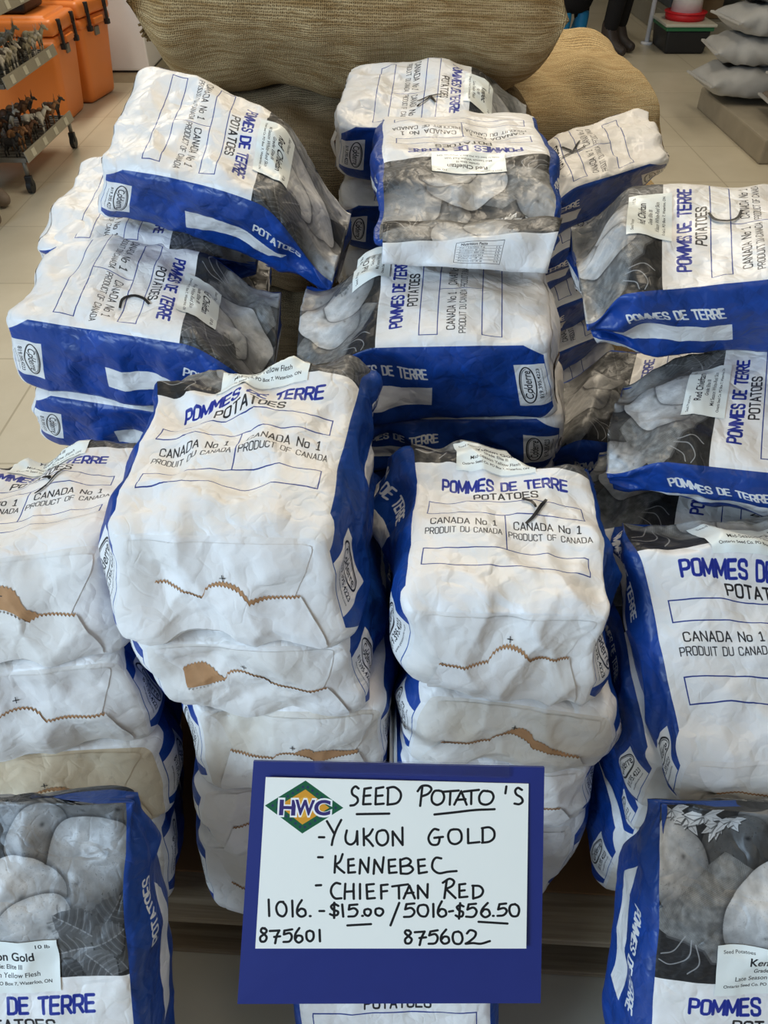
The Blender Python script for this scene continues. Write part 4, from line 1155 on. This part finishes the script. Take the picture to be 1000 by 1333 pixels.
# toy rack on castors
rk = empty('display_rack', (-2.10, 4.48, 0)); tag(rk, 'grey metal display rack on castors full of toy animals', 'rack')
SH = (.165, .50, .78)
STRIP = flat('pale_price_strip', (158, 152, 136), .5)
for i, z in enumerate(SH):
    bm = bmesh.new()
    for y in np.linspace(-.37, .37, 16): cyl(bm, (-.26, y, z), (.27, y, z), .003, n=6)
    box(bm, (0, -.38, z), (.56, .012, .02)); box(bm, (0, .38, z), (.56, .012, .02)); box(bm, (.275, 0, z), (.010, .76, .02)); box(bm, (-.275, 0, z), (.010, .76, .02)); box(bm, (0, 0, z - .006), (.54, .74, .004))
    sh = bm_obj('wire_shelf', bm, GREYM, rk)
    bm = bmesh.new(); box(bm, (.284, 0, z + .012), (.006, .76, .052), .001, rot=(0, math.radians(-12), 0)); ps = bm_obj('price_strip', bm, STRIP, sh)
    for y in (-.28, -.10, .08, .26):
        bm = bmesh.new(); box(bm, (.289, y, z + .012), (.002, .045, .036), rot=(0, math.radians(-12), 0)); bm_obj('price_ticket', bm, flat('ticket', (206, 202, 184), .5), sh)
for sx in (-.26, .26):
    for sy in (-.37, .37):
        bm = bmesh.new(); cyl(bm, (sx, sy, .09), (sx, sy, .84 if sx < 0 else .17), .011); p = bm_obj('post', bm, GREYM, rk, True)
        bm = bmesh.new(); cyl(bm, (sx - .012, sy, .035), (sx + .012, sy, .035), .035, n=20); box(bm, (sx, sy, .062), (.034, .03, .05), .004)
        bm_obj('castor', bm, BLACKP, p, False)
bm = bmesh.new(); box(bm, (-.28, 0, .55), (.012, .74, .75)); bm_obj('back_panel', bm, GREYM, rk)
def animal(loc, rz, L, mat, label, horns=False, up=.55, group=None):
    bm = bmesh.new()
    def blob(c, r, seg=14):
        q = bmesh.ops.create_uvsphere(bm, u_segments=seg, v_segments=9, radius=1.0)
        bmesh.ops.transform(bm, matrix=Matrix.Translation(Vector(c)) @ Matrix.Diagonal(Vector((*r, 1))), verts=q['verts'])
    h = L * up
    blob((0, 0, h), (L * .36, L * .15, L * .17)); blob((L * .22, 0, h * 1.06), (L * .17, L * .14, L * .18)); blob((-L * .24, 0, h * 1.02), (L * .17, L * .15, L * .17))
    cyl(bm, (L * .30, 0, h * 1.1), (L * .48, 0, h * 1.55), L * .10, L * .06, 10); blob((L * .52, 0, h * 1.58), (L * .11, L * .065, L * .075)); cyl(bm, (L * .54, 0, h * 1.56), (L * .68, 0, h * 1.42), L * .055, L * .035, 10)
    for s in (-1, 1):
        cyl(bm, (L * .46, s * L * .05, h * 1.66), (L * .44, s * L * .11, h * 1.85), L * .025, L * .006, 6)
        if horns: cyl(bm, (L * .48, s * L * .03, h * 1.7), (L * .50, s * L * .12, h * 2.2), L * .02, L * .005, 6)
        cyl(bm, (L * .24, s * L * .09, h), (L * .25, s * L * .09, h * .45), L * .065, L * .035, 8); cyl(bm, (L * .25, s * L * .09, h * .47), (L * .24, s * L * .09, .0), L * .035, L * .032, 8)
        cyl(bm, (-L * .26, s * L * .09, h), (-L * .20, s * L * .09, h * .55), L * .08, L * .045, 8); cyl(bm, (-L * .20, s * L * .09, h * .57), (-L * .29, s * L * .09, h * .36), L * .042, L * .032, 8); cyl(bm, (-L * .29, s * L * .09, h * .38), (-L * .28, s * L * .09, .0), L * .032, L * .030, 8)
    cyl(bm, (-L * .38, 0, h * 1.15), (-L * .46, 0, h * .55), L * .03, L * .015, 6)
    o = bm_obj('toy_animal', bm, mat, None, True); o.location = loc; o.rotation_euler = (0, 0, rz); tag(o, label, 'toy', group)
    return o
rr = random.Random(4)
tones = [((70, 62, 54), 'dark grey'), ((150, 108, 72), 'tan'), ((98, 66, 44), 'brown'), ((206, 200, 186), 'whitish'), ((44, 42, 42), 'black'), ((176, 166, 140), 'cream')]
tm = [(flat('toy_paint_%d' % i, c, .6, var=.35, scale=28), n) for i, (c, n) in enumerate(tones)]
for lv, (z, pal_, nm) in enumerate(((SH[0], (4, 1, 2, 0, 3, 2, 1, 0), 'lower'), (SH[1], (0, 3, 5, 3, 0, 5, 3, 5), 'middle'))):
    for k in range(16):
        col_, row = k // 2, k % 2
        m, cn = tm[pal_[col_]]
        animal((-2.10 + .20 - row * .16, 4.48 - .33 + col_ * .094, z + .004), rr.uniform(-.5, .5) + (0 if row == 0 else .3),   .130 + rr.uniform(-.01, .02), m,
               'small %s plastic toy animal %s on the %s shelf of the rack' % (cn, ('with horns' if k % 3 == 0 else 'without horns'), nm), horns=(k % 3 == 0), group='toy animals on the %s shelf' % nm)
# feed jar on a lidded tote, gondola base and post
tt = empty('storage_tote', (2.50, 7.52, 0)); tag(tt, 'black storage tote with green rim and pale tray lid, far right', 'tote')
bm = bmesh.new(); box(bm, (0, 0, .085), (.36, .44, .17), .02, seg=3, taper=.9); bm_obj('bin', bm, BLACKP, tt, True)
bm = bmesh.new(); box(bm, (0, 0, .183), (.39, .47, .03), .008); bm_obj('rim', bm, flat('green_plastic', (46, 112, 72), .5), tt)
bm = bmesh.new(); box(bm, (0, 0, .210), (.42, .50, .022), .008); bm_obj('lid', bm, flat('pale_plastic', (196, 192, 176), .5), tt)
fd = empty('poultry_feeder', (2.50, 7.50, .222)); tag(fd, 'white poultry feeder jar standing in a red tray on the tote', 'feeder')
bm = bmesh.new(); cyl(bm, (0, 0, 0), (0, 0, .05), .155, .165, 32); cyl(bm, (0, 0, .05), (0, 0, .058), .172, .172, 32); bm_obj('tray', bm, REDP, fd, True)
bm = bmesh.new(); cyl(bm, (0, 0, .055), (0, 0, .28), .125, .105, 32); cyl(bm, (0, 0, .28), (0, 0, .33), .105, .05, 32); bm_obj('jar', bm, flat('milky_plastic', (222, 218, 214), .3), fd, True)
bm = bmesh.new(); box(bm, (0, -.119, .20), (.085, .006, .06)); bm_obj('jar_label', bm, flat('yellow_label', (206, 178, 70), .5), fd)
gd = empty('shelving_unit', (2.95, 9.4, 0)); tag(gd, 'long grey shop shelving unit at the far right', 'shelving')
box_obj('base', (0, 0, .09), (.9, 3.6, .18), flat('shelving_grey', (140, 136, 124), .5), gd, .005)
for i, z in enumerate((.45, .85, 1.25)): box_obj('shelf', (.05, 0, z), (.8, 3.6, .03), GREYM, gd, .003)
for y in (-1.78, 0, 1.78): box_obj('upright', (.44, y, .75), (.04, .04, 1.5), GREYM, gd)
bm = bmesh.new(); cyl(bm, (0, 0, .01), (0, 0, 1.6), .020, n=14); cyl(bm, (0, 0, 0), (0, 0, .02), .05, n=18); po = bm_obj('shelf_post', bm, WHITEE, None, True)
po.location = (2.285, 7.70, 0); tag(po, 'thin white upright post on a round foot left of the tote', 'post')
BOXC = [flat('box_print_%d' % i, c, .6) for i, c in enumerate(((120, 96, 66), (88, 92, 96), (150, 140, 116)))]
for i in range(6):
    b = box_obj('stock_box', (2.74, 7.95 + i * .5, .18 + .112), (.30, .40, .22), BOXC[i % 3], None, .006); tag(b, ('plain brown', 'plain blue-grey', 'plain beige')[i % 3] + ' stock box on the base of the far shelving, ' + ('near half' if i < 3 else 'far half'), 'box', 'boxes on the far shelving base')
# timber blocks with feed sacks
CONC = flat('weathered_grey_timber', (150, 142, 126), .85, .15, var=.16, scale=9, bump=.3)
b1 = box_obj('timber_block', (2.27, 5.13, .065), (.30, 1.16, .13), CONC, None, .012); tag(b1, 'weathered grey timber block along the aisle under the white sacks', 'block')
b2 = box_obj('timber_block', (2.72, 5.13, .065), (.30, 1.16, .13), CONC, None, .012); tag(b2, 'second timber block, right of the one along the aisle', 'block')
SACKW = flat('white_woven_plastic', (176, 176, 174), .5, .4, var=.06, scale=40, bump=.2)
CLEARP = flat('brown_pellets_in_film', (112, 98, 84), .22, .6, var=.45, scale=90, bump=.3)
def feed_sack(loc, size, rz, mat, label, group, seed, neck=True, mark=False):
    r = np.random.RandomState(seed); a, b, h = [q / 2 for q in size]; nu, nv = 44, 32
    u = np.linspace(-1, 1, nu)[None]; th = np.linspace(0, 2 * np.pi, nv, endpoint=False)[:, None]
    e = np.sqrt(np.clip(1 - np.abs(u) ** 3.2, 0, 1)); cy, sz = np.cos(th), np.sin(th)
    flatend = np.clip((np.abs(u) - .80) / .2, 0, 1)
    X = a * u + 0 * th; Y = b * (np.maximum(e, .88) + .06 * flatend) * np.sign(cy) * np.abs(cy) ** .6; Z = h * np.maximum(e, .07) * np.sign(sz) * np.abs(sz) ** .8
    P = np.stack([X, Y, Z], -1); W = 0
    for _ in range(10):
        d = r.randn(3); d /= np.linalg.norm(d); f = r.uniform(4, 14); t = (P @ d) * f + r.rand(); W = W + (np.abs(t % 1 - .5) * 2 - .5) / f
    P[..., 2] += W * .06 * e; P[..., 1] += W * .03
    V = P.transpose(1, 0, 2).reshape(-1, 3); F = [f[::-1] for f in grid_faces(nu, nv, wrap=True)] + [tuple(range(nv)), tuple(range((nu - 1) * nv, nu * nv))[::-1]]
    root = empty('feed_sack', loc, rz); tag(root, label, 'sack', group)
    mesh_obj('filled_body', V, F, mat, root)
    bm = bmesh.new(); box(bm, (-a - .008, 0, 0), (.022, b * 1.95, .012), .003); bm_obj('sewn_end', bm, SACKW, root)
    if mark:
        bm = bmesh.new(); box(bm, (-a * .55, 0, h * .93), (.05, b * .7, .004), rot=(0, math.radians(-9), 0)); bm_obj('printed_mark', bm, BLACKP, root)
    return root
words = ('bottom', 'second', 'third', 'fourth')
for k in range(4):
    feed_sack((2.32 + .03 * k, 5.42, .245 + .165 * k), (.66, .42, .17), math.radians((4, -6, 5, -2)[k]), SACKW, '%s white woven feed sack in the pile by the aisle' % words[k], 'white feed sacks', 70 + k, mark=(k in (0, 2)))
for k in range(4):
    feed_sack((2.52 + .02 * k, 4.92, .225 + .125 * k), (.52, .40, .13), math.radians((-4, 5, -3, 6)[k]), CLEARP, '%s clear bag of brown pellets in the pile at the right edge' % words[k], 'clear pellet bags', 80 + k)
feed_sack((2.66, 4.36, .095), (.60, .36, .19), math.radians(70), SACKW, 'white sack lying on the floor at the right edge before the pellet bags', 'white feed sacks', 90)

# ------------------------------------------------------------------ people (only their feet and legs are in the picture)
def skinned(name, J, E, mat, parent, root=None, sub=2):
    me = bpy.data.meshes.new(name); names = list(J); idx = {n: i for i, n in enumerate(names)}
    me.from_pydata([J[n][0] for n in names], [(idx[a], idx[b]) for a, b in E], [])
    me.materials.append(mat)
    o = bpy.data.objects.new(name, me); COL.objects.link(o); o.parent = parent
    sk = o.modifiers.new('skin', 'SKIN'); sk.use_smooth_shade = True
    lay = me.skin_vertices[0].data
    for i, n in enumerate(names):
        r = J[n][1]; lay[i].radius = (r, r) if not isinstance(r, tuple) else r; lay[i].use_root = (n == (root or names[0]))
    m = o.modifiers.new('sub', 'SUBSURF'); m.levels = sub; m.render_levels = sub
    dg = bpy.context.evaluated_depsgraph_get(); me2 = bpy.data.meshes.new_from_object(o.evaluated_get(dg))
    me2.name = name; me2.polygons.foreach_set('use_smooth', [True] * len(me2.polygons))
    o.modifiers.clear(); o.data = me2; return o
SKIN = flat('skin', (206, 160, 132), .55, .4, var=.05)
def person(loc, rz, label, trouser, coat, boot, hair, coat_len=.78, feet=((-.10, .0), (.10, .05))):
    root = empty('person', (*loc, 0), rz); tag(root, label, 'person', 'people in the aisle')
    (lx, ly), (rx, ry) = feet                       # facing -y locally
    J = {'pelvis': ((0, .02, .94), .135), 'waist': ((0, .02, 1.08), .12), 'chest': ((0, .02, 1.30), .145), 'neck': ((0, .02, 1.46), .058), 'head': ((0, .0, 1.56), .075), 'crown': ((0, .0, 1.66), .085)}
    E = [('pelvis', 'waist'), ('waist', 'chest'), ('chest', 'neck'), ('neck', 'head'), ('head', 'crown')]
    for s, fx, fy, k in ((-1, lx, ly, 'l'), (1, rx, ry, 'r')):
        J.update({k + 'hip': ((s * .09, .02, .88), .085), k + 'knee': ((fx * .95, fy - .02, .49), .058), k + 'ankle': ((fx, fy + .02, .09), .040), k + 'toe': ((fx, fy - .15, .035), .032),
                  k + 'sho': ((s * .17, .02, 1.39), .060), k + 'elb': ((s * .23, .04, 1.12), .043), k + 'wri': ((s * .24, -.05, .88), .028), k + 'palm': ((s * .24, -.08, .81), .032)})
        E += [('pelvis', k + 'hip'), (k + 'hip', k + 'knee'), (k + 'knee', k + 'ankle'), (k + 'ankle', k + 'toe'), ('chest', k + 'sho'), (k + 'sho', k + 'elb'), (k + 'elb', k + 'wri'), (k + 'wri', k + 'palm')]
        for f, (dx, ln) in enumerate(((-.027, .060), (-.009, .072), (.009, .076), (.027, .066))):
            J[k + 'f%da' % f] = ((s * .24 + .4 * dx, -.08 + dx, .775), .009); J[k + 'f%db' % f] = ((s * .235 + .4 * dx, -.085 + dx, .775 - ln), .0075); E += [(k + 'palm', k + 'f%da' % f), (k + 'f%da' % f, k + 'f%db' % f)]
        J[k + 'ta'] = ((s * .225, -.115, .80), .010); J[k + 'tb'] = ((s * .22, -.125, .755), .009); E += [(k + 'palm', k + 'ta'), (k + 'ta', k + 'tb')]
    body = skinned('body', J, E, SKIN, root)
    bm = bmesh.new()
    for c, r_ in (((0, -.098, 1.585), (.013, .020, .020)), ((-.088, 0, 1.60), (.010, .018, .028)), ((.088, 0, 1.60), (.010, .018, .028))):
        q = bmesh.ops.create_uvsphere(bm, u_segments=12, v_segments=8, radius=1); bmesh.ops.transform(bm, matrix=Matrix.Translation(c) @ Matrix.Diagonal((*r_, 1)), verts=q['verts'])
    bm_obj('face', bm, SKIN, root, True)
    bm = bmesh.new()
    for x in (-.032, .032): q = bmesh.ops.create_uvsphere(bm, u_segments=10, v_segments=8, radius=.010); bmesh.ops.translate(bm, vec=(x, -.084, 1.615), verts=q['verts'])
    box(bm, (0, -.086, 1.545), (.045, .008, .007)); bm_obj('eyes_and_mouth', bm, BLACKP, root, True)
    bm = bmesh.new(); q = bmesh.ops.create_uvsphere(bm, u_segments=24, v_segments=14, radius=1); bmesh.ops.transform(bm, matrix=Matrix.Translation((0, .022, 1.655)) @ Matrix.Diagonal((.098, .100, .098, 1)), verts=q['verts'])
    bm_obj('hair', bm, hair, root, True)
    T = {'pelvis': ((0, .02, .94), .145)}; ET = []
    B = {}
    for s, fx, fy, k in ((-1, lx, ly, 'l'), (1, rx, ry, 'r')):
        T.update({k + 'hip': ((s * .09, .02, .88), .100), k + 'knee': ((fx * .95, fy - .02, .49), .078), k + 'hem': ((fx, fy + .02, .14), .066)}); ET += [('pelvis', k + 'hip'), (k + 'hip', k + 'knee'), (k + 'knee', k + 'hem')]
        Bk = {'shaft': ((fx, fy + .025, .27), .068), 'ankle': ((fx, fy + .025, .11), .056), 'heel': ((fx, fy + .035, .05), .048), 'ball': ((fx, fy - .10, .045), .047), 'toe': ((fx, fy - .175, .038), .036)}
        skinned('boot', Bk, [('shaft', 'ankle'), ('ankle', 'heel'), ('ankle', 'ball'), ('ball', 'toe')], boot, root)
    skinned('trousers', T, ET, trouser, root)
    C = {'chest': ((0, .02, 1.30), .172), 'top': ((0, .02, 1.41), .10), 'waist': ((0, .02, 1.08), .155), 'hip': ((0, .02, .92), .175), 'hem': ((0, .02, coat_len), .185)}
    EC = [('chest', 'top'), ('chest', 'waist'), ('waist', 'hip'), ('hip', 'hem')]
    for s in (-1, 1):
        k = 'l' if s < 0 else 'r'
        C.update({k + 's': ((s * .175, .02, 1.385), .078), k + 'e': ((s * .235, .04, 1.12), .060), k + 'w': ((s * .24, -.045, .90), .045)}); EC += [('chest', k + 's'), (k + 's', k + 'e'), (k + 'e', k + 'w')]
    skinned('coat', C, EC, coat, root)
    return root
DARK = flat('black_cloth', (30, 29, 30), .85, .15, scale=60); DBROWN = flat('dark_leather', (52, 44, 40), .5, .4); HAIR = flat('brown_hair', (70, 50, 36), .6, .3)
TURQ = flat('turquoise_boot', (34, 128, 176), .5, .4, var=.25, scale=22)
person((1.93, 7.36), math.radians(42), 'person in black trousers and dark boots standing in the aisle', DARK, DARK, DBROWN, HAIR)
person((1.60, 7.75), math.radians(200), 'person in a long black coat and turquoise boots behind the tan burlap sack', DARK, DARK, TURQ, HAIR, coat_len=.20)
GREYT = flat('grey_trousers', (96, 94, 92), .85, .15, scale=60); SHOE = flat('taupe_shoe', (126, 112, 98), .7, .2, var=.2)
person((-1.93, 3.80), math.radians(62), 'person at the left edge, only the toe of a taupe shoe shows', GREYT, GREYT, SHOE, HAIR, feet=((-.10, .0), (.10, .16)))
